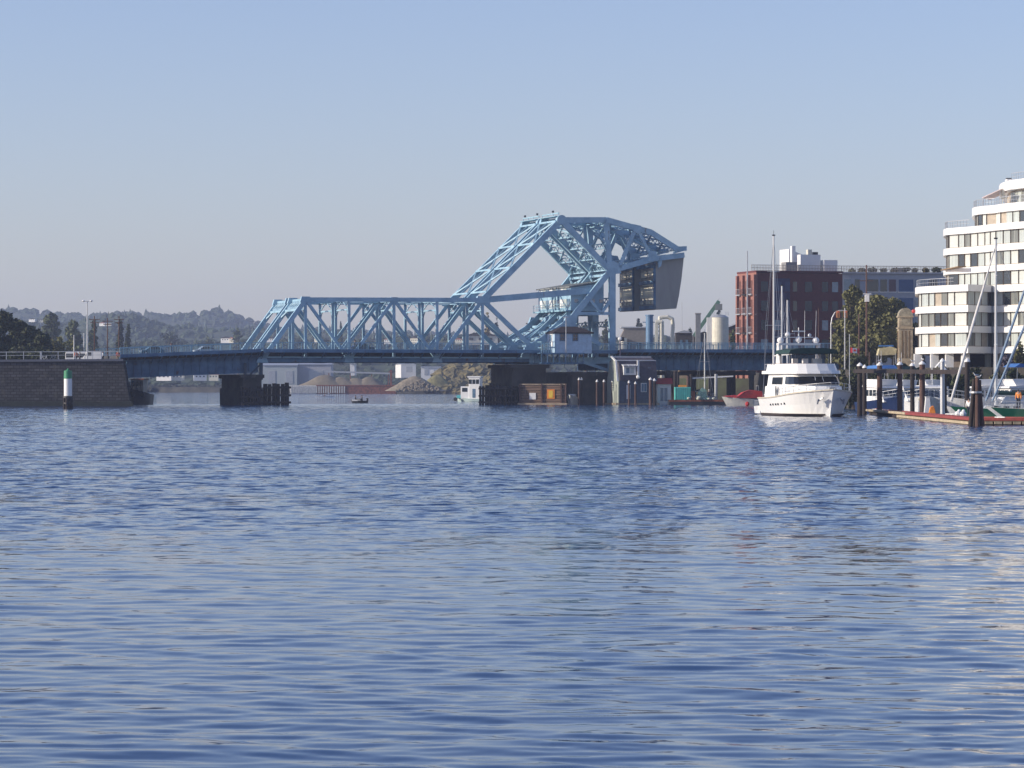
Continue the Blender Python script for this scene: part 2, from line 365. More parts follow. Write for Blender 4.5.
def build_bridge(v0, name, label, near):
    root = thing(name, label, 'bridge', bw(0, v0, 0), BR, 'twin bascule bridges')
    W_ = W
    for v in (0, W_): side_truss(root, v)
    # top lateral bracing of the leaf
    m = MB(); us = [N[k][0] for k in ('U1','L1','U2','L2','U3')]; zt = N['U1'][1]
    for i, u in enumerate(us):
        m.bar((u, 0, zt), (u, W_, zt), .3, .4)
        if i: 
            m.bar((us[i-1], 0, zt-.1), (u, W_, zt-.1), .2, .2); m.bar((us[i-1], W_, zt-.12), (u, 0, zt-.12), .2, .2)
    for u in us: # sway frames
        m.bar((u, 0, zt-1.6), (u, W_, zt-1.6), .2, .25); m.bar((u, 0, zt-1.6), (u, W_/2, zt), .15); m.bar((u, W_, zt-1.6), (u, W_/2, zt), .15)
        m.bar((u, 0, zt-2.9), (u, 1.6, zt-1.6), .18); m.bar((u, W_, zt-2.9), (u, W_-1.6, zt-1.6), .18)
    m.build('lateral_bracing', BLUE, root)
    m = MB(); portal(m, N['U1'], on(N['U1'], N['L0'], .17), 0, W_, 1, 7)
    q = on(N['U1'], N['L0'], .30); r = on(N['U1'], N['L0'], .17)
    m.bar((q[0], 0, q[1]), (r[0], 1.8, r[1]), .2); m.bar((q[0], W_, q[1]), (r[0], W_-1.8, r[1]), .2)
    m.build('portal_brace', BLUE, root)
    # floor: cross beams, stringers, deck plate
    m = MB(); u0, u1 = N['L0'][0] - .5, N['L3'][0]
    n = 13
    for i in range(n + 1):
        u = u0 + (u1 - u0) * i / n; m.box(u-.15, u+.15, .3, W_-.3, ZD-.35, DECK-.45)
    for v in (1.5, 3.5, 5.5, 7.5): m.box(u0, u1, v-.12, v+.12, DECK-1.1, DECK-.45)
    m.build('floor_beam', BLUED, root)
    MB().box(u0, u1, .4, W_-.4, DECK-.43, DECK-.15).build('deck', ASPH, root)
    # inclined link, operating strut
    for v in (0, W_):
        m = MB(); beam(m, N['U3'], N['A'], v, .7, 1.05); m.build('link_arm', BLUE, root)
        m = MB(); beam(m, on(N['U3'], N['S'], .01), N['S'], v + (.55 if v == 0 else -.55), .45, 1.05); m.build('operating_strut', BLUE, root)
    m = MB()
    P = [on(N['U3'], N['A'], t) for t in (.08, .38, .68, .96)]
    off = .35
    for i, p in enumerate(P):
        m.bar((p[0]-off, 0, p[1]+off), (p[0]-off, W_, p[1]+off), .35, .3)
        if i:
            o = P[i-1]
            m.bar((o[0]-off, 0, o[1]+off), (p[0]-off, W_, p[1]+off), .24); m.bar((o[0]-off, W_, o[1]+off), (p[0]-off, 0, p[1]+off), .24)
            mid = on(o, p, .5); m.bar((o[0]-off, W_*.5, o[1]+off), (p[0]-off, W_*.5, p[1]+off), .2)
    m.build('link_bracing', BLUE, root)
    # walkway handrail and lamps at the apex
    A = N['A']
    for v in (0, W_): MB().cyl((A[0], v-.5, A[1]), (A[0], v+.5, A[1]), .85, n=16).build('apex_pin', BLUE, root)
    m = MB()
    for v in np.linspace(0, W_, 4): m.bar((A[0]-.4, v, A[1]+.6), (A[0]-.4, v, A[1]+1.2), .08)
    m.bar((A[0]-.4, 0, A[1]+1.2), (A[0]-.4, W_, A[1]+1.2), .16)
    m.box(A[0]-1.1, A[0]+.5, 0, W_, A[1]+.6, A[1]+.7)
    m.build('walkway', RAILM, root)
    for v in ((3.2,) if near else (1.0, 8.0)):
        m = MB(); m.bar((A[0]-.4, v, A[1]+1.2), (A[0]-.4, v, A[1]+1.5), .07); m.box(A[0]-.55, A[0]-.25, v-.15, v+.15, A[1]+1.45, A[1]+1.75); m.build('marker_lamp', BLACK, root)
    # counterweight truss
    for v in (0, W_):
        m = MB()
        for a, b, h in (('A','T1',.95),('T1','T2',1.0),('T2','T3',.95),('T3','E',.8),('Cc','B1',.95),('B1','E2',.9),('A','Cc',1.0),('T1','Cc',.9),('C2','T15',.6),('T15','B1',.5)):
            beam(m, N[a], N[b], v, .55 if h < 1 else .7, h)
        e = N['E']; e2 = N['E2']; t3 = N['T3']
        m.prism_y([(t3[0]-.6,t3[1]-.8),(e[0],e[1]-.3),(e[0],e[1]+.4),(t3[0]-.3,t3[1]+.4)], v-.42, v+.42)
        c = N['Cc']; m.prism_y([(c[0]-.7,c[1]-.7),(c[0]+1.9,c[1]-.4),(c[0]+1.4,c[1]+1.3),(c[0]+.5,c[1]+1.7),(c[0]-.9,c[1]+1.2)], v-.44, v+.44)
        t = N['T15']; m.prism_y([(t[0]-1.0,t[1]-.4),(t[0]+.2,t[1]-1.2),(t[0]+1.2,t[1]-.7),(t[0]+.8,t[1]+.2),(t[0]-.8,t[1]+.5)], v-.41, v+.41)
        b = N['B1']; m.prism_y([(b[0]-1.0,b[1]-.5),(b[0]+1.2,b[1]-.2),(b[0]+.5,b[1]+1.3),(b[0]-.6,b[1]+1.4)], v-.41, v+.41)
        m.build('counterweight_truss', BLUE, root)
    m = MB()
    for a, b, k in (('A','Cc',4),('A','T1',2),('T1','T2',2),('T2','T3',2),('Cc','B1',2),('T1','Cc',2)):
        prev = None
        for i in range(k + 1):
            p = on(N[a], N[b], .06 + .88 * i / k)
            laced(m, (p[0], .2, p[1]), (p[0], W_-.2, p[1]), .3, .8, 1.0, .16)
            if prev:
                m.bar((prev[0], 0, prev[1]), (p[0], W_, p[1]), .26); m.bar((prev[0], W_, prev[1]), (p[0], 0, p[1]), .26)
            prev = p
    m.build('counterweight_bracing', BLUE, root)
    # concrete counterweight slung under its end
    q = [bp(*p) for p in ((657,309.5),(677.5,308.5),(680,296),(682.5,280),(684.5,262),(685,256.5),(668,259),(657,262))]
    m = MB(); m.prism_y(q, .55, W_-.55)
    cw = m.build('counterweight', CWT, root)
    pale = mat('sun_patch_concrete', (.78,.70,.52), .8, 0, .10, .6)  # sunlight on the end face painted in as pale cream blocks
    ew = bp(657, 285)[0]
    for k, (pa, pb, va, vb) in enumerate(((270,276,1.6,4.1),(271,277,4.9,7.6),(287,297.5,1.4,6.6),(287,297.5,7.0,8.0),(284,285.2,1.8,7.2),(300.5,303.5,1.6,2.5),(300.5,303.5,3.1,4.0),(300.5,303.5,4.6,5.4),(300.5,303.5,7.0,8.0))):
        MB().box(ew-.16, ew-.003, va, vb, bp(657,pb)[1], bp(657,pa)[1]).build('sun_patch', pale, root)
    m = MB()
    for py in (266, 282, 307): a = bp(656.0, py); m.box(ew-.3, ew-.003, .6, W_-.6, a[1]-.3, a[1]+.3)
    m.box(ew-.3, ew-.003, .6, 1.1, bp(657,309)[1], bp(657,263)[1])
    m.build('counterweight_shade_bands', BLUEG, root)  # dark plates stand in for the shadow bands across the end face
    a = bp(657.5, 262); m = MB(); g0 = bp(658, 266); m.prism_y([bp(658,258), bp(663,256), bp(661,266), bp(658.5,268)], -.1, .35); m.build('bracket', BLUE, root)
    # tower
    for v in (0, W_):
        m = MB()
        c = N['Cc']; k3 = N['K3']
        m.bar((k3[0], v, c[1]), (k3[0], v, ZD), .75, 1.1)
        for a, b, h in (('Cc','K1',.95),('K1','K2',1.15),('K4','K5',.5),('K6','K7',.45),('K7','K8',.45),('K1','K9',.7)): beam(m, N[a], N[b], v, .7, h)
        k1 = N['K1']; m.prism_y([(k1[0]-1.2,k1[1]-1.0),(k1[0]+1.2,k1[1]-.9),(k1[0]+1.6,k1[1]+1.2),(k1[0]-.3,k1[1]+1.4)], v-.4, v+.4)
        k2 = N['K2']; m.prism_y([(k2[0]-1.6,k2[1]-1.6),(k2[0]+2.4,k2[1]-1.6),(k2[0]+1.5,k2[1]+.9),(k2[0]-.6,k2[1]+.7)], v-.42, v+.42)
        k3z = N['K3'][0]; beam(m, (N['K2'][0], ZD), (k3z, ZD), v, .6, 1.0)
        m.build('tower_frame', BLUE, root)
    m = MB()
    for a, b, k in (('K1','K2',3),('Cc','K1',3)):
        for i in range(k + 1):
            p = on(N[a], N[b], .08 + .8 * i / k); m.bar((p[0], 0, p[1]), (p[0], W_, p[1]), .35, .4)
            if i: m.bar((o[0], 0, o[1]), (p[0], W_, p[1]), .22); m.bar((o[0], W_, o[1]), (p[0], 0, p[1]), .22)
            o = p
    for z0 in np.linspace(N['K3'][1]+4.5, N['Cc'][1]-1, 3):
        laced(m, (N['K3'][0], 0, z0), (N['K3'][0], W_, z0), .3, .8, 1)
    m.build('tower_bracing', BLUE, root)
    return root
build_bridge(0, 'bascule_bridge', 'pale blue steel truss lift span with raised counterweight, the nearer of the twin spans', True)
build_bridge(11, 'bascule_bridge', 'pale blue steel truss lift span standing just behind its nearer twin', False)

def railing(mb, a, b, v, z0, z1, step=1.6):
    n = max(1, int(math.dist(a, b) / step)); a = Vector((a[0], v, a[1])); b = Vector((b[0], v, b[1]))
    h = z1 - z0
    for i in range(n + 1):
        p = a.lerp(b, i / n); mb.bar(p, p + Vector((0, 0, h)), .13, .13)
        if i < n:
            q = a.lerp(b, (i + 1) / n)
            for j in range(1, 6):
                r = p.lerp(q, j / 6); mb.bar(r + Vector((0, 0, .12)), r + Vector((0, 0, h - .1)), .05, .05)
    mb.bar(a + Vector((0, 0, h)), b + Vector((0, 0, h)), .14, .12); mb.bar(a + Vector((0, 0, .12)), b + Vector((0, 0, .12)), .08, .08)

# cantilevered walkway along the near face
u0, u1 = N['L0'][0] - .4, N['K3'][0]
zb = DECK
wk = thing('walkway', 'blue railed footway bracketed along the near face of the truss span', 'walkway', bw(0, 0), BR)
m = MB(); m.box(u0, u1, -2.7, -.4, zb-.25, zb); m.box(u0, u1, -2.8, -2.71, zb-.42, zb+.12); m.build('deck', BLUEG, wk)
m = MB(); railing(m, (u0, zb), (u1, zb), -2.65, 0, 1.25); m.build('railing', RAILM, wk)
m = MB(); n = 18
for i in range(n + 1):
    u = u0 + .2 + (u1 - u0 - .4) * i / n; m.bar((u, -.42, ZD+.3), (u, -2.6, zb-.32), .16, .2); m.bar((u, -.42, zb-.33), (u, -2.6, zb-.33), .16, .14)
m.build('bracket', BLUEG, wk)
m = MB(); zc = bp(400, 357.5, -.6)[1]; m.bar((u0, -.75, zc), (u1, -.75, zc), .2, .25); m.build('service_pipe', RAILM, wk)

def approach(name, label, uA, uB, zA, zB, railz, depth, nst, v1=20.0):
    """plate girder span; zA,zB deck level at each end"""
    t = thing(name, label, 'bridge', bw(0, 0), BR)
    for v in (0.0, 9.0, 11.0, v1):
        m = MB()
        m.add([(uA,v-.03,zA-.95-depth),(uB,v-.03,zB-.95-depth),(uB,v-.03,zB-.95),(uA,v-.03,zA-.95),(uA,v+.03,zA-.95-depth),(uB,v+.03,zB-.95-depth),(uB,v+.03,zB-.95),(uA,v+.03,zA-.95)],
              [(0,1,2,3),(7,6,5,4),(0,4,5,1),(1,5,6,2),(2,6,7,3),(3,7,4,0)])
        m.bar((uA, v, zA-.98-depth), (uB, v, zB-.98-depth), .5, .16); m.bar((uA, v, zA-.9), (uB, v, zB-.9), .5, .16)
        for i in range(nst + 1):
            u = uA + (uB - uA) * i / nst; z = zA + (zB - zA) * i / nst
            m.box(u-.06, u+.06, v-.24, v+.24, z-.92-depth, z-1.0)
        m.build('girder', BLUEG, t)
    m = MB()
    m.box(uA+.05,uB-.05,.3,v1-.3,min(zA,zB)-.99,min(zA,zB)-.36) if abs(zA-zB)<.35 else m.add([(uA+.05,.3,zA-1.0),(uB-.05,.3,zB-1.0),(uB-.05,v1-.3,zB-1.0),(uA+.05,v1-.3,zA-1.0),(uA+.05,.3,zA-.36),(uB-.05,.3,zB-.36),(uB-.05,v1-.3,zB-.36),(uA+.05,v1-.3,zA-.36)],[(3,2,1,0),(4,5,6,7),(0,1,5,4),(1,2,6,5),(2,3,7,6),(3,0,4,7)])
    m.add([(uA,-2.7,zA-.35),(uB,-2.7,zB-.35),(uB,v1+1,zB-.35),(uA,v1+1,zA-.35),(uA,-2.7,zA),(uB,-2.7,zB),(uB,v1+1,zB),(uA,v1+1,zA)],
          [(3,2,1,0),(4,5,6,7),(0,1,5,4),(1,2,6,5),(2,3,7,6),(3,0,4,7)])
    m.build('deck', ASPH, t)
    m = MB()
    m.bar((uA, -2.78, zA-.12), (uB, -2.78, zB-.12), .12, .55)
    for i in range(nst + 1):
        u = uA + .1 + (uB - uA - .2) * i / nst; z = zA + (zB - zA) * i / nst
        m.bar((u, -2.6, z-.42), (u, -.3, z-.42), .16, .14); m.bar((u, -2.5, z-.5), (u, -.3, z-1.5), .14, .14)
    m.build('footway_edge', BLUEG, t)
    for v in (-2.65, v1 + .9):
        m = MB(); railing(m, (uA, zA), (uB, zB), v, 0, 1.25); m.build('railing', RAILM, t)
    return t
ua = bp(117, 350)[0]; za = bp(120, 355.5)[1]; zb2 = DECK
approach('approach_span', 'blue plate girder approach span between the dark quay wall and the timber fendered pier', ua, N['L0'][0]-.8, za, zb2, 0, 2.7, 17)
ub = N['K3'][0] + .6
approach('approach_span', 'blue plate girder approach span between the counterweight tower and the brick building', ub, bp(860, 345)[0], bp(640, 350.3)[1], bp(760, 350.3)[1], 0, 2.35, 34)

# machinery house, spanning both bridges between the tower legs
mu0, mz0 = bp(573, 309); _, mz1 = bp(573, 283.2); mu1 = bp(606, 300)[0]
mh = thing('machinery_house', 'blue machinery house with glazed west end hung in the bridge tower', 'building', bw(0, 0), BR)
zf = mz0; m = MB()
ru = bp(612, 285)[0]
m.prism_y([(mu0,zf-.3),(mu1,zf-.3),(mu1,mz1+.2),(mu0,mz1-.7)], 1.2, 19.2)
m.build('wall', BLUE, mh)
m = MB(); m.add([(mu0-.4,.8,mz1-.7),(mu1+.3,.8,mz1+.45),(mu1+.3,19.4,mz1+.45),(mu0-.4,19.4,mz1-.7),(mu0-.4,.8,mz1-.5),(mu1+.3,.8,mz1+.65),(mu1+.3,19.4,mz1+.65),(mu0-.4,19.4,mz1-.5)],
   [(3,2,1,0),(4,5,6,7),(0,1,5,4),(1,2,6,5),(2,3,7,6),(3,0,4,7)]); m.build('roof', mat('house_roof', (.2,.21,.2), .8), mh)
zl0, zl1 = bp(573,307)[1], bp(573,298.5)[1]
zu0, zu1 = bp(573,291)[1], bp(573,287)[1]
for za_, zb_, n, nm in ((zl0, zl1, 9, 'w'), (zu0, zu1, 9, 'w')):
    for i in range(n):
        v0_ = 1.5 + i * 17.4 / n; v1_ = v0_ + 17.4 / n - .25
        m = MB(); m.box(mu0-.05, mu0+.02, v0_, v1_, za_, zb_); m.build('window', [WHITE, GLASSB, CURT][(i * 7 + int(za_)) % 3], mh)
m = MB()
m.box(mu0-1.0, mu0-.1, 1.0, 19.4, zf-.35, zf-.1)
for i in range(10):
    v = 1.2 + i * 18 / 9; m.bar((mu0-.95, v, zf-.1), (mu0-.95, v, zf+.95), .07)
m.bar((mu0-.95, 1.2, zf+.95), (mu0-.95, 19.2, zf+.95), .08); m.bar((mu0-.95, 1.2, zf+.45), (mu0-.95, 19.2, zf+.45), .06)
m.build('balcony', RAILM, mh)
m = MB()
for i, u in enumerate(np.linspace(mu0+1, mu1-.5, 4)):
    m.box(u-.35, u+.35, 1.08, 1.17, zl0+.8, zl1-.1)
m.build('window', GLASSB, mh)
for v in (2.5, 8.5, 11.5, 18.5):
    p = N['K2']; MB().bar((mu0+.4, v, zf-.35), (p[0]+2.2, v, p[1]+1.0), .5, .7).build('support_leg', BLUE, mh)

# bridge tender's cabin on the near side
cu0, cz0 = bp(552, 347, -3.2); cu1 = bp(589, 347, -3.2)[0]; cz1 = bp(570, 332.5, -3.2)[1]; ctop = bp(570, 326.5, -3.2)[1]
cb = thing('tender_cabin', 'small blue control cabin with a hipped dark roof beside the tower footway', 'cabin', bw(0, 0), BR)
MB().box(cu0, cu1, -4.6, -.6, cz0-1.1, cz1).build('wall', mat('cabin_paint', (.42,.56,.68), .6), cb)
m = MB(); m.add([(cu0-.3,-4.9,cz1),(cu1+.3,-4.9,cz1),(cu1+.3,-.3,cz1),(cu0-.3,-.3,cz1),(cu0+1.9,-2.6,ctop),(cu1-1.9,-2.6,ctop),(cu0-.3,-4.9,cz1-.2),(cu1+.3,-4.9,cz1-.2),(cu1+.3,-.3,cz1-.2),(cu0-.3,-.3,cz1-.2)],
   [(0,1,5,4),(1,2,5),(2,3,4,5),(3,0,4),(6,7,1,0),(7,8,2,1),(8,9,3,2),(9,6,0,3),(9,8,7,6)]); m.build('roof', mat('brown_shingle', (.03,.02,.022), .85), cb)
for px in (562, 575):
    a = bp(px-2, 340.5, -4.6); b = bp(px+2.5, 334, -4.6)
    f = MB().box(a[0]-.1, b[0]+.1, -4.66, -4.6, a[1]-.1, b[1]+.1).build('window', BLUEG, cb)
    for k in range(2):
        w = (b[0] - a[0]) / 2; h = (b[1] - a[1])
        for j in range(2): MB().box(a[0]+k*w+.05, a[0]+(k+1)*w-.05, -4.7, -4.655, a[1]+j*h/2+.05, a[1]+(j+1)*h/2-.05).build('pane', GLASS, f)
f = MB().box(cu0-.06, cu0, -3.6, -1.6, cz0+.1, cz1-.2).build('door', WHITE, cb)
MB().box(cu0-.1, cu0-.05, -3.2, -2.0, cz0+1.0, cz1-.4).build('pane', GLASSB, f)
g0 = bp(541, 363, -4.6); g1 = bp(583, 363, -4.6); gz0 = g0[1]; gz1 = cz0-1.15
m = MB(); 
for z in (gz0, gz1):
    m.bar((g0[0], -4.9, z), (g1[0], -4.9, z), .16, .2); m.bar((g0[0], -.8, z), (g1[0], -.8, z), .16, .2)
for i in range(8):
    u = g0[0] + (g1[0]-g0[0]) * i / 7
    m.bar((u, -4.9, gz0), (u, -4.9, gz1), .14); m.bar((u, -.8, gz0), (u, -.8, gz1), .14); m.bar((u, -4.9, gz0), (u, -.8, gz0), .12)
m.box(g0[0]-.2, g1[0]+.2, -5.0, -.6, gz1+.02, gz1+.14)
m.build('platform_frame', BLUEG, cb)
m = MB()
for i in range(7):
    u = g0[0] + (cu0 - g0[0]) * i / 6; m.bar((u, -4.9, gz1), (u, -4.9, gz1+2.0), .1)
for k in (1.0, 2.0): m.bar((g0[0], -4.9, gz1+k), (cu0, -4.9, gz1+k), .1); m.bar((g0[0], -4.9, gz1+k), (g0[0], -.9, gz1+k), .1)
m.build('railing', RAILM, cb)
tag(MB().cyl((0,0,0),(0,0,6.2),.09,.06).box(-.5,.5,-.05,.05,6.0,6.1).box(-.5,-.2,-.1,.1,5.85,6.0).build('lamp_pole', METAL), 'slim grey pole standing up against the front of the blue control cabin', 'pole', loc=bw(bp(566,345,-5.3)[0], -5.3, cz0-1.0))

# piers
def fender(name, label, upx0, upx1, v, pytop, n, base_py=405):
    u0, z1 = bp(upx0, pytop, v); u1 = bp(upx1, pytop, v)[0]
    t = thing(name, label, 'fender', bw((u0+u1)/2, v, 0), BR)
    rnd = random.Random(int(upx0))
    hl = (u1 - u0) / 2
    for i in range(n):
        u = -hl + 2 * hl * (i + .5) / n; z = z1 * rnd.uniform(.88, 1.05)
        for k, dv in enumerate((0, 1.4)):
            MB().cyl((u, dv, -3), (u + rnd.uniform(-.1,.1), dv, z), .24, .2, 8).build('pile', WOODD, t)
    m = MB()
    for z in (z1*.82, z1*.45, z1*.12): m.box(-hl-.1, hl+.1, -.42, -.26, z-.18, z+.18); m.box(-hl, hl, .5, .9, z-.16, z+.16)
    m.build('waling', WOODD, t)
    return t
def pier(label, px0, px1, pt, v0=-1.2, v1=21.5, mt=CONCD, base=None):
    u0, z1 = bp(px0, pt, v0); u1 = bp(px1, pt, v0)[0]
    t = thing('bridge_pier', label, 'pier', bw((u0+u1)/2, 0, 0), BR)
    h = (u1-u0)/2
    MB().box(-h, h, v0, v1, -3, z1*.55).box(-h+.25, h-.25, v0+.3, v1-.3, z1*.55, z1-.6).build('shaft', mt, t)
    MB().box(-h-.2, h+.2, v0-.2, v1+.2, z1-.6, z1).build('cap', mt, t)
    return t
pier('dark weathered pier under the west end of the blue truss, between the timber fenders', 242, 263, 374.5, v1=16)
pier('broad dark pier carrying the hinge of the lift span', 512, 548, 364.5, v1=12)
pier('tall shadowed pier wall under the counterweight tower behind the mooring piles', 572, 616, 372.0)
fender('timber_fender', 'black creosoted piles and walings right of the west pier', 264, 290, -1.0, 383.5, 6)
fender('timber_fender', 'row of dark timber piles standing across the front of the west pier', 241, 262, -2.6, 387, 6)
fender('timber_fender', 'short cluster of dark piles at the far west corner of the west pier', 232, 240, 14, 386, 3)
fender('timber_fender', 'dark pile fender in front of the hinge pier beside the white workboat', 480, 541, -3.4, 385, 11)
# steel bent over the west pier and pale trim
m = MB(); a = bp(230,372,20); b = bp(262,372,0)
m.bar((b[0]-.3, -.6, 4.2), (b[0]-.3, -.6, ZD-.5), .5); m.bar((b[0]-3, -.6, 4.2), (b[0]-3, -.6, ZD-.5), .4); m.bar((b[0]-3, -.6, 4.2), (b[0]-.3, -.6, ZD-.6), .25)
tag(m.build('bearing_post', BLUED), 'dark braced steel posts between the west pier and the deck', 'post', loc=bw(0,0), rz=BR)
# braces and soffit between tower and right girder
m = MB(); a = bp(583,362,-.6); b = bp(610,371,-.6); m.bar((a[0],-.6,a[1]),(b[0],-.6,b[1]),.4,.5); m.bar((b[0],-.6,b[1]+1.6),(b[0],-.6,2.5),.5,.7)
tag(m.build('knee_brace', BLUE), 'blue sloping brace under the counterweight tower', 'brace', loc=bw(0,0), rz=BR)
# left of photo approach supports for the right approach girders
for i, px in enumerate((668, 712, 752)):
    u = bp(px, 372)[0]
    m = MB()
    for v in (.2, 9, 11, 20): m.cyl((0, v, -2), (0, v, bp(px,370.3)[1]-.05), .45, n=10)
    m.box(-.5, .5, -.5, 20.6, bp(px,372)[1]-.55, bp(px,370.3)[1]-.1)
    tag(m.build('pile_bent', CONCD), ['row of dark columns under the approach girders, nearest to the floating house','row of dark columns under the approach girders above the black work barge','row of dark columns under the approach girders behind the red covered boat'][i], 'support', 'column bents under the approach', loc=bw(u,0), rz=BR)
# signal post with lamp near tower right
t = thing('signal_post', 'slim post with a white globe lamp at the tower foot, over the floating house', 'signal', bw(bp(620,350,-3)[0], -3, 0), BR)
za_ = bp(620,372,-3)[1]; zt_ = bp(620,340,-3)[1]
MB().cyl((0,0,za_),(0,0,zt_),.12,n=8).build('post', mat('mauve_post',(.35,.27,.28),.6), t)
MB().ball((0,0,zt_+.2),.38).build('lamp_globe', WHITE, t); MB().box(.2,.7,-.2,.2,zt_-.2,zt_+.5).build('lamp_case', BLACK, t)
# ------------------------------------------------------------------ land
def slab(name, pts, z0, z1, m, bank=0.0, kind='structure', label=None):
    """ground slab: top polygon pts (ccw, x y) at z1, toe spread outwards by bank at z0"""
    n = len(pts); cx = sum(p[0] for p in pts) / n; cy = sum(p[1] for p in pts) / n
    lo = []
    for i, p in enumerate(pts):
        a = Vector(pts[i-1]); b = Vector(p); c = Vector(pts[(i+1) % n])
        n1 = Vector(((b-a).y, -(b-a).x)).normalized(); n2 = Vector(((c-b).y, -(c-b).x)).normalized()
        q = b + (n1 + n2) * (bank / max(.5, 1 + n1.dot(n2))); lo.append((q.x, q.y))
    mb = MB(); mb.add([(x, y, z0) for x, y in lo] + [(x, y, z1) for x, y in pts], [tuple(reversed(range(n))), tuple(range(n, 2*n))] + [(k, (k+1)%n, n+(k+1)%n, n+k) for k in range(n)])
    o = mb.build(name, m); o['kind'] = kind
    return o
qx = X(127, 500)
QZ0, QZ1 = Z(361.5, 500), Z(358, 500)
slab('ground', [(-400, 500.6), (X(118,530)-.3, 500.6), (X(110,700), 700), (-150, 1000), (-700, 1000), (-700, 500.6)], -2, 6.9, EARTH, 0)
slab('road', [(-300, 506), (X(116,520), 513), (X(116,540), 540), (-300, 536)], 6.9, 6.95, ASPH)
# quay wall with rough stone, sloped coping
t = thing('quay_wall', 'long dark concrete quay wall with a pale coping, at the west end of the bridge', 'wall', (qx, 500, 0))
L = -qx + (-300)
m = MB()
zl = QZ0 - (QZ1 - QZ0) * 1.4
m.prism_y([(-230,-3),(1.0,-3),(-.6,QZ1-.45),(-78,QZ0-.45),(-230,zl-.45)], 0, 3.0)
m.add([(1.0,3,-3),(1.0,0,-3),(-.6,0,QZ1-.45),(-.6,3,QZ1-.45),(-8,46,-3),(-8,46,QZ1-.4)], [(0,1,2,3),(0,3,5,4)])
WALLM = mat('dark_masonry', (.075,.073,.078), .95, 0, .35, .6, bump=.5, stretch=(1,1,2.5))
wn = WALLM.node_tree; bk = wn.nodes.new('ShaderNodeTexBrick'); bk.inputs['Scale'].default_value = .55; bk.inputs['Color1'].default_value = (.9,.9,.9,1); bk.inputs['Color2'].default_value = (.45,.45,.47,1); bk.inputs['Mortar'].default_value = (.2,.2,.2,1); bk.inputs['Mortar Size'].default_value = .03
tcw = wn.nodes.new('ShaderNodeTexCoord'); mpw = wn.nodes.new('ShaderNodeMapping'); mpw.inputs['Rotation'].default_value = (R(90),0,0); wn.links.new(tcw.outputs['Object'], mpw.inputs[0]); wn.links.new(mpw.outputs[0], bk.inputs['Vector'])
pw = wn.nodes['Principled BSDF']; oldw = pw.inputs['Base Color'].links[0].from_socket; mw = wn.nodes.new('ShaderNodeMix'); mw.data_type = 'RGBA'; mw.blend_type = 'MULTIPLY'; mw.inputs[0].default_value = 1
wn.links.new(oldw, mw.inputs[6]); wn.links.new(bk.outputs['Color'], mw.inputs[7]); wn.links.new(mw.outputs[2], pw.inputs['Base Color']); weathered(WALLM, (.085,.08,.07), .60, .5, (1,1,.3), .8)
m.build('face', WALLM, t)
MB().add([(-230,-.03,-1),(1.02,-.03,-1),(.80,-.03,.75),(-230,-.03,.9)],[(0,1,2,3)]).build('tide_band', mat('weed', (.014,.018,.012), .6, 0, .4, 1.0), t)
m = MB(); m.bar((-78,-.02,QZ0-.3),(-.6,-.02,QZ1-.3),.5,.35); m.bar((-230,-.02,zl-.3),(-78,-.02,QZ0-.3),.5,.35); m.build('coping', mat('coping', (.10,.11,.14), .9), t)
m = MB()
for k in range(-34, 0):
    z = QZ1 + (QZ0-QZ1) * (-k*2.7)/78; m.bar((k*2.7, .3, z-.1), (k*2.7, .3, z+1.15), .10 if k % 5 else .28)
m.bar((-92,.3,QZ0+1.0),(-1,.3,QZ1+1.05),.09); m.bar((-92,.3,QZ0+.45),(-1,.3,QZ1+.5),.06); m.build('railing', METAL, t)
m = MB(); m.prism_y([(-78,-2),(-66,-2),(-65.5,Z(402.5,500)),(-78,Z(399,500))], -.6, -.02); m.build('patch', mat('blue_stain', (.05,.07,.15), .9), t)

# ------------------------------------------------------------------ vegetation
def tri_cloud(centres, n, leaf, seed):
    """leaf faces scattered in ellipsoid clumps; centres = [(x,y,z,rx,ry,rz)]"""
    rg = np.random.default_rng(seed); c = np.array(centres, float)
    wt = c[:,3]*c[:,4]*c[:,5]; wt = wt ** .7; wt /= wt.sum()
    k = rg.choice(len(c), n, p=wt); d = rg.normal(size=(n,3)); d /= np.linalg.norm(d, axis=1)[:,None]
    r = rg.random(n)[:,None] ** .45
    p = c[k,:3] + d * r * c[k,3:]
    a = rg.normal(size=(n,3)); a /= np.linalg.norm(a, axis=1)[:,None]; b = np.cross(a, rg.normal(size=(n,3))); b /= np.linalg.norm(b, axis=1)[:,None]
    s = leaf * rg.uniform(.5, 1.3, n)[:,None]
    v = np.stack([p - a*s - b*s*.3, p + b*s*.8, p + a*s + b*s*.1, p - b*s*.7], 1).reshape(-1,3)
    return v, np.arange(4*n).reshape(n,4)
def cloud_obj(name, centres, n, leaf, seed, m, parent=None):
    v, f = tri_cloud(centres, n, leaf, seed); me = bpy.data.meshes.new(name)
    me.vertices.add(len(v)); me.vertices.foreach_set('co', v.astype(np.float32).ravel()); me.loops.add(f.size); me.loops.foreach_set('vertex_index', f.ravel().astype(np.int32))
    me.polygons.add(len(f)); me.polygons.foreach_set('loop_start', np.arange(0, f.size, 4, dtype=np.int32)); me.polygons.foreach_set('loop_total', np.full(len(f), 4, dtype=np.int32)); me.update(calc_edges=True)
    me.materials.append(m); o = bpy.data.objects.new(name, me); C.objects.link(o)
    if parent: o.parent = parent
    return o
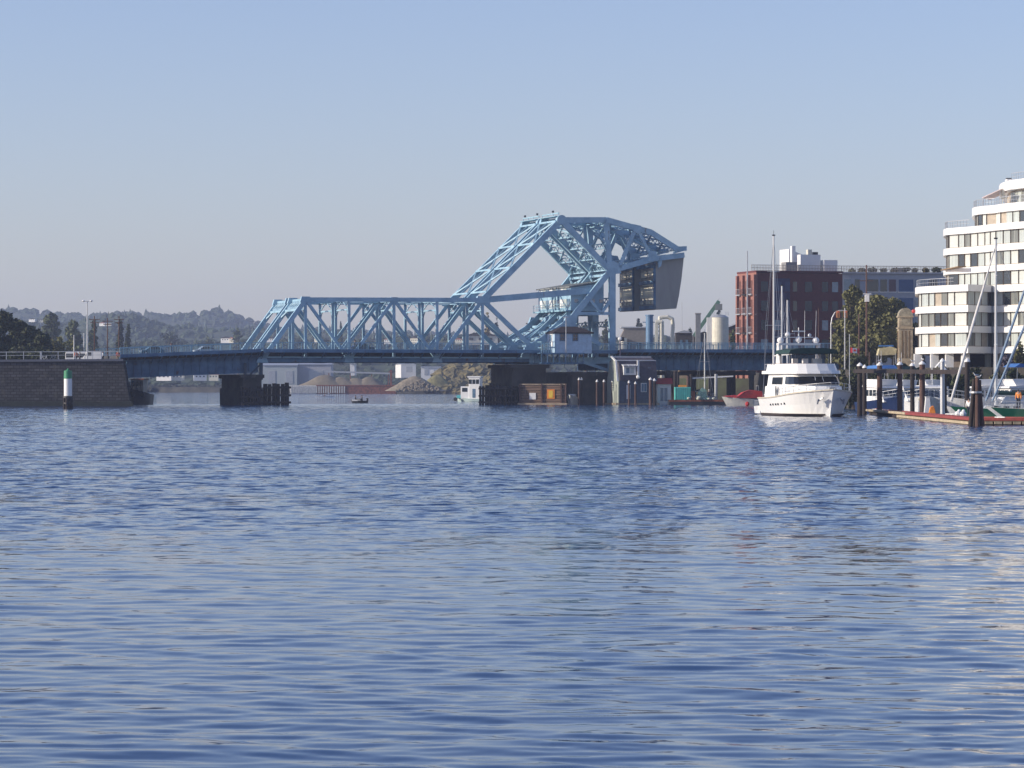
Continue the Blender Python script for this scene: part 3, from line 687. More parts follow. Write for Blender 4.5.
def tree(label, px, Y, z0, ptop, wpx, m=LEAF, n=2600, leaf=.35, seed=1, kind='round', group=None, name='broadleaf_tree', low=.2):
    H = Z(ptop, Y) - z0; w = wpx / F * Y / 2
    t = thing(name, label, 'tree', (X(px, Y), Y, z0), 0, group)
    rg = random.Random(seed); tr = MB(); tr.cyl((0,0,-.5),(w*.06,0,H*.5),H*.028,H*.016,8).cyl((w*.06,0,H*.5),(0,0,H*.93),H*.016,H*.004,6)
    cs = []
    if kind == 'cone':
        for i in range(9):
            q = i / 8; z = H * (.14 + .84*q); r = w * (1 - q) ** .8 + w*.06
            cs.append((rg.uniform(-.1,.1)*w, 0, z, r, r, H*.07))
        tr.cyl((0,0,0),(0,0,H*.97),H*.02,H*.003,6)
    elif kind == 'poplar':
        for i in range(9):
            q = i / 8; z = H*(.12+.85*q); r = w*(.55+.45*math.sin(math.pi*min(1,q*1.1)))*(1-.5*q*q)
            cs.append((rg.uniform(-.25,.25)*w, rg.uniform(-.2,.2)*w, z, r*.8, r*.8, H*.09))
    else:
        for i in range(30):
            a = rg.uniform(0, 6.28); q = rg.random(); rr = w * rg.uniform(.15,.72) * (1 - .45*q); z = H * (low + .12 + (.78-low) * q)
            cr = w * rg.uniform(.20,.36); cs.append((rr*math.cos(a), rr*math.sin(a), z, cr*1.1, cr*1.1, min(cr, H*.18)))
            tr.cyl((w*.04,0,H*rg.uniform(.2,.5)), (rr*math.cos(a), rr*math.sin(a), z), H*.010, H*.003, 5)
        cs.append((0,0,H*.9,w*.25,w*.25,H*.09)); cs.append((-w*.66,0,H*(low+.2),w*.3,w*.3,H*.12)); cs.append((w*.66,0,H*(low+.22),w*.3,w*.3,H*.12))
    tr.build('trunk', BARK, t); cloud_obj('crown', cs, n, leaf, seed, m, t)
    return t
def bush(label, px, Y, z0, ptop, wpx, m, seed, n=900, leaf=.3, group=None):
    H = Z(ptop, Y) - z0; w = wpx / F * Y / 2; rg = random.Random(seed)
    t = thing('bush', label, 'bush', (X(px, Y), Y, z0), 0, group)
    cs = [(w*.7*rg.uniform(-1,1), rg.uniform(-1,1)*w*.3, H*rg.uniform(.25,.62), w*rg.uniform(.25,.4), w*.3, H*.32) for i in range(9)] + [(0,0,H*.7,w*.35,w*.3,H*.28)]
    m2 = MB()
    for c in cs[:6]: m2.cyl((c[0]*.3, 0, -.2), (c[0], c[1], c[2]), .08, .03, 5)
    m2.build('stem', BARK, t); cloud_obj('foliage', cs, n, leaf, seed, m, t); return t

# near west shore trees (behind the quay wall)
tree('dense dark tree touching the left edge of the picture', -8, 560, 6.9, 314, 60, LEAF, 9000, .4, 11, low=.0)
tree('dense dark tree second from the left edge above the quay', 21, 575, 6.9, 321, 48, LEAF, 8000, .4, 12, low=.0)
tree('low dark tree sloping down behind the quay railing', 40, 560, 6.9, 331, 30, LEAF, 4500, .36, 13, low=.0)
bush('brown green bush behind the white bus on the quay', 60, 640, 6.9, 335, 34, LEAFO, 14)
bush('dark hedge at the foot of the trees on the quay', 20, 545, 6.9, 345, 60, LEAF, 15, 1500)
# middle distance trees over the west shore
g2 = 'trees beyond the west quay'
slab('ground', [(-420,1010),(X(112,1100),1010),(X(124,1500),1500),(-500,1500)], -2, 9, GRASS, 0)
tree('tall blue-green tree left of the twin-headed lamp', 51, 1150, 9, 311, 26, LEAFM, 1900, .8, 21, group=g2)
tree('broad pale green tree just left of the lamp mast', 73, 1100, 9, 319, 26, LEAFM, 1900, .8, 22, group=g2, low=.05)
tree('slender poplar just right of the lamp mast', 94, 1120, 9, 323, 13, LEAFM, 1400, .7, 23, 'poplar', g2, 'poplar')
tree('dark slender poplar above the end of the quay', 120, 1130, 9, 323, 9, LEAF, 1400, .7, 24, 'poplar', g2, 'poplar')
tree('short slender poplar close beside the dark one', 128, 1140, 9, 326, 7, LEAFM, 1100, .7, 25, 'poplar', g2, 'poplar')

# dark wooded far bank seen beneath the west approach and truss
slab('ground', [(X(100,1600),1600),(X(245,1560),1560),(X(300,1500),1500),(X(262,1330),1330),(X(560,1290),1290),(X(620,1000),1000),(X(640,760),760),(X(850,700),700),(X(1250,700),700),(2500,3000),(-2500,3000),(-2500,1600)], -2, 2.6, mat('shore_rock',(.03,.03,.026),.95,0,.5,.2,col2=(.07,.065,.05)), 2)

def hill(name, prof, Y0, depth, m, seed):
    """rolling ridge: prof = [(px, py)] of its crest seen at distance Y0"""
    rg = np.random.default_rng(seed); xs = np.linspace(prof[0][0], prof[-1][0], 160); zs = np.interp(xs, [p[0] for p in prof], [p[1] for p in prof])
    prof_d = [(-1.0, 0.0), (-.75,.10), (-.5,.32), (-.28,.68), (-.1,.93), (0,1.0), (.3,.95), (1.0,.3)]
    V = []
    for j, (d, hh) in enumerate(prof_d):
        Y = Y0 + d * depth
        for i, px in enumerate(xs):
            zc = Z(zs[i], Y0); zz = 2 + (zc - 2) * hh * (1 + .05*math.sin(i*.31+j)+.04*math.sin(i*.77+2*j) if 0 < j < 5 else 1)
            V.append(((px-512)/F*Y0, Y, zz))
    n = len(xs); Fc = [(j*n+i, j*n+i+1, (j+1)*n+i+1, (j+1)*n+i) for j in range(len(prof_d)-1) for i in range(n-1)]
    mb = MB(); mb.add(V, Fc); o = mb.build('hill', m, smooth=True); o['kind'] = 'structure'
    return o, xs, zs
def wood(label, prof, Y0, depth, n, seed, hmin, hmax, m, conifer=.5):
    """far-off wood: many small tapering crowns spread over a ridge, one object"""
    rg = random.Random(seed); mb_v = []; mb_f = []
    pxs = [p[0] for p in prof]; pys = [p[1] for p in prof]
    for i in range(n):
        px = rg.uniform(pxs[0], pxs[-1]); d = rg.random(); d = -.95 + .99 * d ** .8
        hh = float(np.interp(d, [-1,-.75,-.5,-.28,-.1,0,.3], [0,.10,.32,.68,.93,1,.95]))
        Y = Y0 + d*depth; zc = Z(float(np.interp(px, pxs, pys)), Y0); z = 2 + (zc-2)*hh - 3; x = (px-512)/F*Y0
        con = rg.random() < conifer
        h = rg.uniform(hmin, hmax) * (1.1 if con else .85); r = h * (rg.uniform(.20,.30) if con else rg.uniform(.5,.8))
        o = len(mb_v); k = 6
        rings = [(1.0,.15),(.72,.5),(.30,.82),(.02,1.0)] if con else [(.7,.1),(1.05,.45),(.8,.8),(.1,1.0)]
        for rr, zz in rings:
            for q in range(k):
                a = 6.283*q/k + zz; j = rg.uniform(.7,1.25); mb_v.append((x+r*rr*j*math.cos(a), Y+r*rr*j*math.sin(a), z+h*zz*rg.uniform(.93,1.05)))
        for a in range(3):
            for q in range(k): mb_f.append((o+a*k+q, o+a*k+(q+1)%k, o+(a+1)*k+(q+1)%k, o+(a+1)*k+q))
    mb = MB(); mb.add(mb_v, mb_f); ob = mb.build('forest', m); return tag(ob, label, 'forest', kind='stuff')
P_far = [(-80,306),(0,312),(22,313),(50,316),(75,318),(100,317),(125,315),(150,317),(175,318),(200,316),(215,312),(230,314),(245,320),(262,327),(285,331),(330,333),(400,336),(470,338),(560,340),(800,342),(1100,344)]
P_mid = [(-80,330),(0,322),(60,326),(100,322),(120,316),(140,320),(165,328),(190,329),(215,331),(250,332),(300,334),(400,338),(560,341),(800,345)]
hill('hill', P_far, 3900, 900, GRASS, 1); wood('far hazy wooded ridge along the skyline left of the bridge', P_far, 3900, 900, 4200, 31, 7, 13, LEAFF, .22)
hill('hill', P_mid, 2700, 550, GRASS, 2); wood('nearer wooded slope below the hazy ridge', P_mid, 2700, 550, 3600, 32, 5, 10, LEAFF, .2)
P_near = [(-60,352),(60,348),(130,346),(200,345),(262,343),(300,341),(350,343),(400,341),(440,340),(480,338),(520,341),(560,342),(620,341),(700,342),(760,343)]
hill('hill', P_near, 1900, 250, GRASS, 3)
wood('leafy bank with mixed trees seen behind and under the truss', P_near, 1900, 250, 2000, 33, 5, 8, LEAFF, .08)
P_bank = [(60,384),(150,378),(215,378),(262,380),(400,374),(430,370),(480,368),(545,372)]
wood('dark scrub along the far water edge under the west approach', [(60,388.5),(150,388),(215,388),(268,388)], 1625, 45, 900, 34, 3, 5.5, mat('scrub_leaves', (.02,.022,.014), .9), .0)
wood('olive shrubs on the slope behind the white workboat', [(438,374),(455,367),(480,365),(545,366)], 1330, 35, 240, 35, 3.5, 6, LEAFP, .0)
g3 = 'single trees on the far shore'
for i, (px, Y, pt, w, mm, kd, lb) in enumerate([
   (170,1750,331,34,LEAFF,'round','wide dark rounded tree above the west approach span'),
   (207,1760,335,20,LEAFM,'round','small pale tree right of the wide dark one above the approach'),
   (238,1700,328,24,LEAFM,'round','rounded tree just left of the truss end posts'),
   (341,1800,320,6,LEAFF,'cone','thin pointed conifer seen through the second truss panel'),
   (488,1500,311,14,LEAFP,'cone','tall ragged conifer seen under the inclined arm beside the hip of the truss'),
   (497,1500,318,10,LEAFF,'cone','shorter conifer right of the ragged one under the inclined arm'),
   (527,1550,323,9,LEAFP,'cone','yellowish conifer standing left of the tower foot'),
   (586,1500,320,12,LEAFM,'round','small tree seen through the open tower frame'),
   (606,1300,319,14,LEAFM,'round','grey green tree seen between the tower legs'),
   (719,900,302,12,LEAFF,'cone','dark conifer rising behind the cream silo'),
   (638,1400,317,12,LEAFF,'round','thin bare-looking tree over the round grey shed'),
   (690,1300,326,8,LEAFF,'round','small dark tree between the pipes and the chimney')]):
    H0 = 5 if Y > 1000 else 5.5
    tree(lb, px, Y, H0, pt, w, mm, 900 if kd == 'round' else 1100, .8 if Y > 1200 else .5, 40+i, kd, g3, 'conifer_tree' if kd == 'cone' else 'broadleaf_tree', low=.1)

# small houses on the hillsides
def house(label, px, Y, py, wpx, hpx, wall, roof, group=None, ridge=.45):
    w = wpx/F*Y; h = hpx/F*Y; z = Z(py, Y); t = thing('house', label, 'house', (X(px,Y), Y, z), R(random.uniform(-25,10)), group)
    MB().box(-w/2,w/2,-w*.35,w*.35,-1.2,h*.62).build('wall', wall, t)
    m = MB(); m.prism_y([(-w/2-.4,h*.6),(w/2+.4,h*.6),(0,h)], -w*.38, w*.38); m.build('roof', roof, t)
    m = MB()
    for k in (-.28,0,.28): MB().box(k*w-w*.06,k*w+w*.06,-w*.352,-w*.36,h*.2,h*.42).build('window', GLASS, t)
    return t
gh = 'houses on the wooded hillside'
spec = [(16,2500,323,8,2.4,'pale house low on the far slope above the quay trees'),(33,2520,320.5,7,2.2,'white house in a row on the slope, left one above the bush'),(42,2520,321,7,2.2,'white house in a row on the slope, right one above the bush'),
 (103,2450,324.5,6,2.2,'white house on the slope behind the poplars'),(109,2440,324.5,5,2.2,'small pale house beside another behind the poplars'),
 (226,1840,341,9,4.5,'pale house among trees just left of the truss'),(232,1835,341,5,4,'red roofed house among trees just left of the truss'),
 (271,1850,341,8,4,'house seen low between the truss end posts'),(318,1850,341,6,4,'small house behind the first truss panel'),
 (388,1850,342,7,4,'white house behind the middle truss panel'),(415,1830,342,8,6,'house with a reddish gable behind the third truss panel'),(436,1840,343,5,4,'small white house behind the railing left of the truss hip'),
 (459,1820,342,7,4,'tiny cream house right of the truss hip vertical')]
for i, (px, Y, py, w, h, lb) in enumerate(spec):
    house(lb, px, Y, py, w, h, [CREAM, WHITE][i % 2], [ROOFD, mat('clay_roof', (.30,.10,.07), .8)][(i % 3) == 0], gh)
house('long low house with a wide dark roof seen under the inclined arm', 480, 1500, 342.5, 34, 11, CREAM, ROOFD)
house('brown roofed house on the bank right of the truss foot', 512, 1520, 344, 18, 7, WHITE, ROOFD)

# industrial shore beyond the truss: shed, barge, heaps
def shed(label, px0, px1, Y, pt, pb, m, rz=0, doors=0, roofm=METAL, gable=.0, depth=18):
    w = (px1-px0)/F*Y; h = Z(pt,Y)-Z(pb,Y); t = thing('shed', label, 'shed', (X((px0+px1)/2,Y), Y, Z(pb,Y)), rz)
    MB().box(-w/2,w/2,0,depth,-3,h*.88).build('wall', m, t)
    mm = MB(); mm.prism_x([(-.5,h*.88),(depth+.5,h*.88),(depth*.5,h)], -w/2-.3, w/2+.3); mm.build('roof', roofm, t)
    for k in range(doors):
        x0 = -w/2 + w*(k+.35)/max(1,doors); MB().box(x0, x0+w*.35/doors*1.2, -.12, -.0, -.5, h*.6).build('door', METAL, t)
    return t
SHEDM = mat('corrugated_cladding', (.42,.46,.46), .6, .1, .08, 2.0, stretch=(6,6,.3))
shed('pale corrugated shed behind the west pier with a tall door', 262, 297, 1345, 363, 382.5, SHEDM, 0, 2)
shed('grey warehouse with a darker wall beside the corrugated shed', 297, 331, 1350, 362, 383, GREYB, 0, 1)
Yb = 1300.0
bw_ = (398-290)/F*Yb
t = thing('gravel_barge', 'long rust red barge with white ribbed bow end moored on the far shore', 'barge', (X(344,Yb), Yb, 0))
hl = bw_/2; hb = Z(385.8,Yb)
m = MB(); m.prism_y([(-hl*.55,-1),(hl*.96,-1),(hl,hb),(-hl*.5,hb)], -5, 5); m.build('hull', RUST, t)
m = MB(); m.prism_y([(-hl*.97,-1),(-hl*.5,-1),(-hl*.5,hb*1.05),(-hl,hb*1.05)], -5.05, 5); m.build('bow_section', mat('barge_white',(.62,.6,.55),.7,0,.2), t)
m = MB()
for i in range(24):
    x = -hl*.97+ (hl*1.02)*i/24; m.box(x, x+.45, -5.3, -5.0, .3, hb*.95)
m.build('rib', mat('barge_white',(1,1,1)), t)
m = MB(); m.box(-hl*.5, hl, -5.2, -5.0, hb-.1, hb+.35); m.build('rubbing_strake', RUST, t)
def heap(label, px, Y, pt, wpx, z0, m, seed, name='sand_heap', cat='heap', group=None, ry=.45):
    w = wpx/F*Y/2; H = Z(pt,Y)-z0; rg = random.Random(seed); n = 22; mb = MB(); V = []; rings = [(1,0),(.85,.13),(.62,.42),(.4,.72),(.2,.93),(.05,1.0)]
    for r, z in rings:
        for k in range(n):
            a = 6.283*k/n; j = 1 + rg.uniform(-.07,.07); V.append((w*r*j*math.cos(a), w*ry*2*r*j*math.sin(a)*.6, H*z*(1+rg.uniform(-.03,.03))))
    Fc = [(i*n+k, i*n+(k+1)%n, (i+1)*n+(k+1)%n, (i+1)*n+k) for i in range(len(rings)-1) for k in range(n)] + [tuple(range((len(rings)-1)*n, len(rings)*n))]
    mb.add(V, Fc); return tag(mb.build(name, m, smooth=True), label, cat, group, loc=(X(px,Y),Y,z0))
for i, (px, pt, w, lb) in enumerate([(325,375,56,'largest smooth sand heap, at the left of the row'),(341,377,46,'lower sand heap just right of the largest'),(356,378,40,'small sand heap in the middle of the row'),(369,377,38,'rounded sand heap at the right of the row')]):
    heap(lb, px, 1325, pt, w, Z(386,1325), SAND, 60+i, group='sand heaps behind the barge')
t = thing('conveyor', 'long pale sloping conveyor over the sand heaps', 'conveyor', (X(355,1345),1345,0))
m = MB(); m.bar((-13,0,Z(371.5,1345)),(15,0,Z(373.5,1345)),1.4,.7); m.build('belt', METAL, t)
m = MB()
for x in (-11,-2,7,14): m.bar((x,0,0),(x,0,Z(373,1345)),.4)
m.build('support', RUST, t)
tag(MB().bar((0,0,-2),(0,0,Z(370,1320)),.9).bar((-1,0,Z(372,1320)),(1,0,Z(372,1320)),.5).build('gantry_post', RUST), 'rusty red post at the right end of the barge', 'post', loc=(X(391,1320),1320,0))
for i, (px, pt, w, z0, lb) in enumerate([(415,376.5,60,1.2,'long pale rubble heap on the far shore right of the barge'),(437,375,44,1.2,'taller olive tinted rubble heap next to the shrubs')]):
    o = heap(lb, px, 1290+i*15, pt, w, z0, RUBBLE if i == 0 else mat('mossy_rubble',(.20,.18,.08),.95,0,.4,.5), 70+i, 'rubble_heap', 'heap', 'rubble heaps on the far shore', .3)
m = MB(); rg = random.Random(5)
for i in range(260):
    px = rg.uniform(396,440); q = 1 - abs(px-420)/26; z = 1.2 + max(0,q)*4.5*rg.random(); s = rg.uniform(.25,.8); c = (X(px,1283), 1283-3+z*.9-rg.random()*2, z); m.ball(c, s, 5, 3, .7)
tag(m.build('rocks', RUBBLE), 'loose pale boulders tipped down the far shore', 'rocks', kind='stuff')
shed('white box building behind the rubble, left of two', 401, 416, 1420, 363.5, 371, WHITE, R(10), 1, METAL)
shed('white box building behind the rubble, right of two', 421, 440, 1400, 366.5, 374, WHITE, R(0), 2, METAL)
shed('small pale hut on the slope above the shrubs under the truss', 447, 453, 1460, 365, 370, CREAM, 0, 0)
shed('white hut behind the barge, seen just under the truss', 350, 354.5, 1460, 363.5, 369, WHITE, 0, 0)

# pale buildings on the far bank seen below the west approach
for i, (px, w, lb) in enumerate([(166,16,'pale waterside house far left beneath the approach girder'),(178,12,'pale waterside house second from left beneath the approach girder'),(200,13,'cream waterside house third along beneath the approach girder'),(214,10,'pale waterside house nearest the west pier beneath the girder')]):
    house(lb, px, 1660, 378.5, w, 6.5, CREAM if i % 2 else WHITE, mat('clay_roof', (.30,.10,.07)), 'waterside houses under the approach')

# ------------------------------------------------------------------ haze
hz = MB().box(-3600, 3600, -120, 5200, -3.6, 150).build('haze', None)
hm = bpy.data.materials.new('haze_air'); hm.use_nodes = True; n = hm.node_tree.nodes; n.remove(n['Principled BSDF'])
pv = n.new('ShaderNodeVolumePrincipled'); pv.inputs['Color'].default_value = (.66,.76,1,1); pv.inputs['Density'].default_value = HAZE; pv.inputs['Anisotropy'].default_value = 0.1
hm.node_tree.links.new(pv.outputs[0], n['Material Output'].inputs['Volume'])
hz.data.materials.clear(); hz.data.materials.append(hm); hz['kind'] = 'stuff'

# ------------------------------------------------------------------ people
def person(label, loc, rz, shirt, trousers, pose='stand', h=1.72, group=None, hat=None):
    """one skinned body; clothes and hair as children"""
    root = thing('person', label, 'person', loc, rz, group)
    k = h / 1.72
    if pose == 'walk': legs = {'hl':(-.09,0,.90),'kl':(-.10,.16,.50),'al':(-.10,.10,.08),'tl':(-.10,.26,.03),'hr':(.09,0,.90),'kr':(.10,-.04,.48),'ar':(.10,-.30,.12),'tr':(.10,-.18,.03)}; pel = (0,0,.95); dz = 0
    elif pose == 'sit': legs = {'hl':(-.10,.02,.22),'kl':(-.16,.44,.36),'al':(-.14,.70,.05),'tl':(-.14,.84,.05),'hr':(.10,.02,.22),'kr':(.16,.44,.36),'ar':(.14,.70,.05),'tr':(.14,.84,.05)}; pel = (0,0,.25); dz = -.70
    else: legs = {'hl':(-.09,0,.90),'kl':(-.11,.02,.49),'al':(-.12,0,.08),'tl':(-.13,.15,.03),'hr':(.09,0,.90),'kr':(.11,.02,.49),'ar':(.12,0,.08),'tr':(.13,.15,.03)}; pel = (0,0,.95); dz = 0
    fw = .28 if pose == 'sit' else .06
    P = dict(pel=pel, wa=(0,.0,1.10+dz), ch=(0,.01,1.32+dz), ne=(0,.02,1.48+dz), he=(0,.04,1.58+dz), cr=(0,.04,1.66+dz),
             sl=(-.19,.01,1.42+dz), el=(-.25,.03,1.13+dz), wl=(-.24,fw+.06,.90+dz+(.12 if pose=='sit' else 0)), fl=(-.235,fw+.12,.80+dz+(.16 if pose=='sit' else 0)),
             sr=(.19,.01,1.42+dz), er=(.25,.0,1.13+dz), wr=(.24,fw,.90+dz+(.12 if pose=='sit' else 0)), fr=(.235,fw+.06,.80+dz+(.16 if pose=='sit' else 0)), **legs)
    Rr = dict(pel=.135,wa=.125,ch=.15,ne=.06,he=.098,cr=.08,sl=.068,el=.048,wl=.032,fl=.03,sr=.068,er=.048,wr=.032,fr=.03,hl=.095,kl=.062,al=.042,tl=.035,hr=.095,kr=.062,ar=.042,tr=.035)
    E_ = [('pel','wa'),('wa','ch'),('ch','ne'),('ne','he'),('he','cr'),('ch','sl'),('sl','el'),('el','wl'),('wl','fl'),('ch','sr'),('sr','er'),('er','wr'),('wr','fr'),('pel','hl'),('hl','kl'),('kl','al'),('al','tl'),('pel','hr'),('hr','kr'),('kr','ar'),('ar','tr')]
    def skin(name, keys, edges, grow, m):
        me = bpy.data.meshes.new(name); ix = {q: i for i, q in enumerate(keys)}
        me.from_pydata([tuple(c*k for c in P[q]) for q in keys], [(ix[a], ix[b]) for a, b in edges], [])
        o = bpy.data.objects.new(name, me); C.objects.link(o); o.parent = root; me.materials.append(m)
        md = o.modifiers.new('skin', 'SKIN'); md.use_smooth_shade = True
        for i, q in enumerate(keys): me.skin_vertices[0].data[i].radius = ((Rr[q]+grow)*k, (Rr[q]*(.8 if q in ('ch','wa','pel') else 1)+grow)*k)
        me.skin_vertices[0].data[0].use_root = True
        o.modifiers.new('sub', 'SUBSURF').levels = 1; o.modifiers['sub'].render_levels = 1
        return o
    skin('body', list(P), E_, 0, SKIN)
    up = ['wa','pel','ch','sl','el','wl','sr','er','wr']; skin('jacket', up, [('wa','pel'),('wa','ch'),('ch','sl'),('sl','el'),('el','wl'),('ch','sr'),('sr','er'),('er','wr')], .022, shirt)
    lo = ['pel','hl','kl','al','hr','kr','ar']; skin('trousers', lo, [('pel','hl'),('hl','kl'),('kl','al'),('pel','hr'),('hr','kr'),('kr','ar')], .018, trousers)
    c = Vector(P['he'])*k; MB().ball((c.x, c.y-.022*k, c.z+.045*k), .112*k, 10, 8).build('hair' if not hat else 'hat', hat or HAIRM, root, smooth=True)
    return root
# ------------------------------------------------------------------ west quay: beacon, lamp, bus, cars, people
Yk = 441
t = thing('channel_beacon', 'round white beacon with a green top band on piles in front of the quay wall', 'beacon', (X(68,Yk),Yk,0))
r = 4.7/F*Yk
MB().cyl((0,0,Z(396,Yk)),(0,0,Z(378.5,Yk)),r*.86,r*.86,20).build('white_band', WHITE, t)
MB().cyl((0,0,Z(378.6,Yk)),(0,0,Z(370.6,Yk)),r*.9,r*.86,20).build('green_band', GREENP, t)
m = MB(); m.cyl((0,0,Z(370.6,Yk)),(0,0,Z(369.8,Yk)),r*.5,r*.4,12); m.cyl((0,0,Z(369.8,Yk)),(0,0,Z(368.4,Yk)),.12,.12,8); m.build('lantern', GREENP, t)
m = MB()
for k in range(6): a = k*1.047+.3; m.cyl((r*.8*math.cos(a),r*.8*math.sin(a),-2),(r*.8*math.cos(a),r*.8*math.sin(a),Z(396,Yk)),.17,n=8)
m.build('pile', WOODD, t)
m = MB(); m.cyl((0,0,Z(398,Yk)),(0,0,Z(396,Yk)),r*1.1,n=18); m.cyl((0,0,Z(404,Yk)),(0,0,Z(402.5,Yk)),r*1.0,n=18); m.build('ring', BLACK, t)
Yl = 515
t = thing('lamp_mast', 'tall pale blue lamp mast with two heads at the end of the quay', 'street lamp', (X(87.3,Yl),Yl,6.95))
H = Z(301,Yl)-6.95
MB().cyl((0,0,0),(0,0,H),.13,.08,8).bar((-.55,0,H-.05),(.55,0,H-.05),.07).build('pole', METAL, t)
for s in (-1,1): MB().ball((s*.62,0,H),.26,8,5,.6).build('lamp_head', WHITE, t)
def pole(label, px, Y, z0, pt, r=.09, m=WOODB, name='pole', arms=(), group=None):
    H = Z(pt,Y)-z0; mb = MB(); mb.cyl((0,0,0),(0,0,H),r*1.2,r*.8,8)
    for (z, w) in arms: mb.bar((-w,0,H*z),(w,0,H*z),.1,.12)
    return tag(mb.build(name, m), label, 'pole', group, loc=(X(px,Y),Y,z0))
for i, (px, pt, lb) in enumerate([(74,335,'short white pole left of the lamp mast on the quay'),(94.5,316,'utility pole with a crossarm just right of the lamp mast'),(107.5,318,'brown utility pole behind the orange vested walker'),(119,316,'thin utility pole at the very end of the quay'),(84,333,'thin white pole close on the left of the lamp mast'),(2,338,'grey post at the left edge above the quay wall')]):
    pole(lb, px, 525+i*9, 6.9, pt, .10, [METAL,WOODB,WOODB,WOODB,METAL,METAL][i], 'utility_pole' if 0<i<4 else 'pole', [(.93,.9),(.86,.7)] if 0<i<4 else ())
def vehicle(name, label, cat, px, Y, z, L, H, Wd, body, rz=0, kind='car', group=None):
    t = thing(name, label, cat, (X(px,Y),Y,z), rz, group); h = L/2
    if kind == 'car': prof = [(-h,.25*H),(h,.25*H),(h*1.0,.52*H),(h*.55,.62*H),(h*.25,.97*H),(-h*.45,1*H),(-h*.82,.65*H),(-h,.6*H)]; win = [(h*.48,.64*H),(h*.22,.92*H),(-h*.42,.94*H),(-h*.74,.66*H)]
    elif kind == 'van': prof = [(-h,.18*H),(h,.18*H),(h,.5*H),(h*.82,.6*H),(h*.62,1*H),(-h*.98,1*H)]; win = [(h*.76,.6*H),(h*.58,.9*H),(h*.1,.9*H),(h*.1,.6*H)]
    else: prof = [(-h,.14*H),(h,.14*H),(h,.85*H),(h*.97,1*H),(-h*.98,1*H),(-h,.9*H)]; win = [(h*.96,.5*H),(h*.96,.84*H),(-h*.94,.84*H),(-h*.94,.5*H)]
    m = MB(); m.prism_y(prof, -Wd/2, Wd/2); m.build('body', body, t, bevel=.06)
    for s in (-1,1):
        m = MB(); m.prism_y(win, s*(Wd/2), s*(Wd/2+.015)); m.build('side_window', GLASS, t)
    for x in (-h*.62, h*.62):
        for s in (-1,1):
            w = MB().cyl((x,s*(Wd/2-.22),.32),(x,s*(Wd/2+.02),.32),.33,n=14).build('wheel', BLACK, t); MB().cyl((x,s*(Wd/2+.02),.32),(x,s*(Wd/2+.03),.32),.18,n=10).build('rim', METAL, w)
    for s in (-1,1): MB().box(h-.02,h+.03,s*Wd*.33-.15,s*Wd*.33+.15,.42*H,.5*H).build('headlight', WHITE, t)
    return t
RZQ = R(3)
vehicle('bus', 'white bus on the quay road behind the lamp mast', 'bus', 83, 532, 6.95, 5.6, 1.9, 2.0, WHITE, R(180), 'bus')
vehicle('parked_van', 'white van at the right end of the quay road, next to the walker in red', 'van', 93, 521, 6.95, 3.0, 1.9, 1.8, WHITE, R(180), 'van')
dz = za
o = vehicle('car', 'dark blue car crossing the west approach of the bridge', 'car', 152, 533, za+.15, 3.9, 1.45, 1.8, mat('teal_car',(.05,.12,.17),.3), BR+R(180))
vehicle('car', 'pale car on the bridge deck behind the west railing of the approach', 'car', 205, 541, za+.3, 3.9, 1.45, 1.8, mat('silver_car',(.35,.42,.46),.3), BR+R(180))
vehicle('car', 'dark car on the lift span behind the footway railing', 'car', 362, 553, DECK-.1, 4.2, 1.45, 1.8, NAVY, BR)
VEST = mat('orange_vest',(.65,.14,.05),.8); 
person('person in an orange red vest standing on the quay left of the lamp mast', (X(76,507),507,6.95), R(200), VEST, DENIM, 'stand', 1.75)
person('person in dark clothes walking beside the orange vested one on the quay', (X(80,508),508,6.95), R(110), DENIM, DENIM, 'walk', 1.7)
person('person in a red top at the end of the quay, next to the bridge railing', (X(118,509),509,6.95), R(190), mat('red_top',(.4,.07,.05),.8), mat('tan_cloth',(.3,.2,.12),.9), 'stand', 1.8)
person('person in pale clothes walking on the quay right of the bus', (X(103,507),507,6.95), R(90), WHITE, DENIM, 'walk', 1.7)
person('person in black walking over the west approach', bw(bp(171,351,-1.5)[0],-1.5,za+.35), BR+R(-90), BLACK, BLACK, 'walk', 1.75)
person('person in dark clothes walking on the footway of the lift span, left of two', bw(bp(355,350,-1.6)[0],-1.6,DECK), BR+R(-90), DENIM, DENIM, 'walk', 1.75)
person('person in black walking on the footway of the lift span, right of two', bw(bp(360,350,-1.4)[0],-1.4,DECK), BR+R(-90), BLACK, DENIM, 'walk', 1.65)
for i, px in enumerate((44,53,57)):
    t = thing('bicycle', ['dark bicycle leaning at the quay railing, leftmost of three','bicycle leaning at the quay railing, middle of three','bicycle leaning at the quay railing, nearest the white bus'][i], 'bicycle', (X(px,504),504,6.95), R(10*i), 'bicycles at the quay railing')
    m = MB(); 
    for x in (-.5,.5):
        for k in range(16):
            a=k*.3927; b=a+.3927; m.bar((x+.33*math.cos(a),0,.34+.33*math.sin(a)),(x+.33*math.cos(b),0,.34+.33*math.sin(b)),.05)
    m.build('wheels', BLACK, t)
    m = MB(); m.bar((-.5,0,.34),(-.2,0,.85),.05).bar((-.2,0,.85),(.4,0,.85),.05).bar((.4,0,.95),(.5,0,.34),.05).bar((-.2,0,.85),(0,0,.34),.05).bar((0,0,.34),(.4,0,.85),.05).bar((-.5,0,.34),(0,0,.34),.05).bar((.4,-.22,1.0),(.4,.22,1.0),.05).box(-.3,-.1,-.06,.06,.9,.96); m.build('frame', [WHITE,METAL,BLACK][i], t)

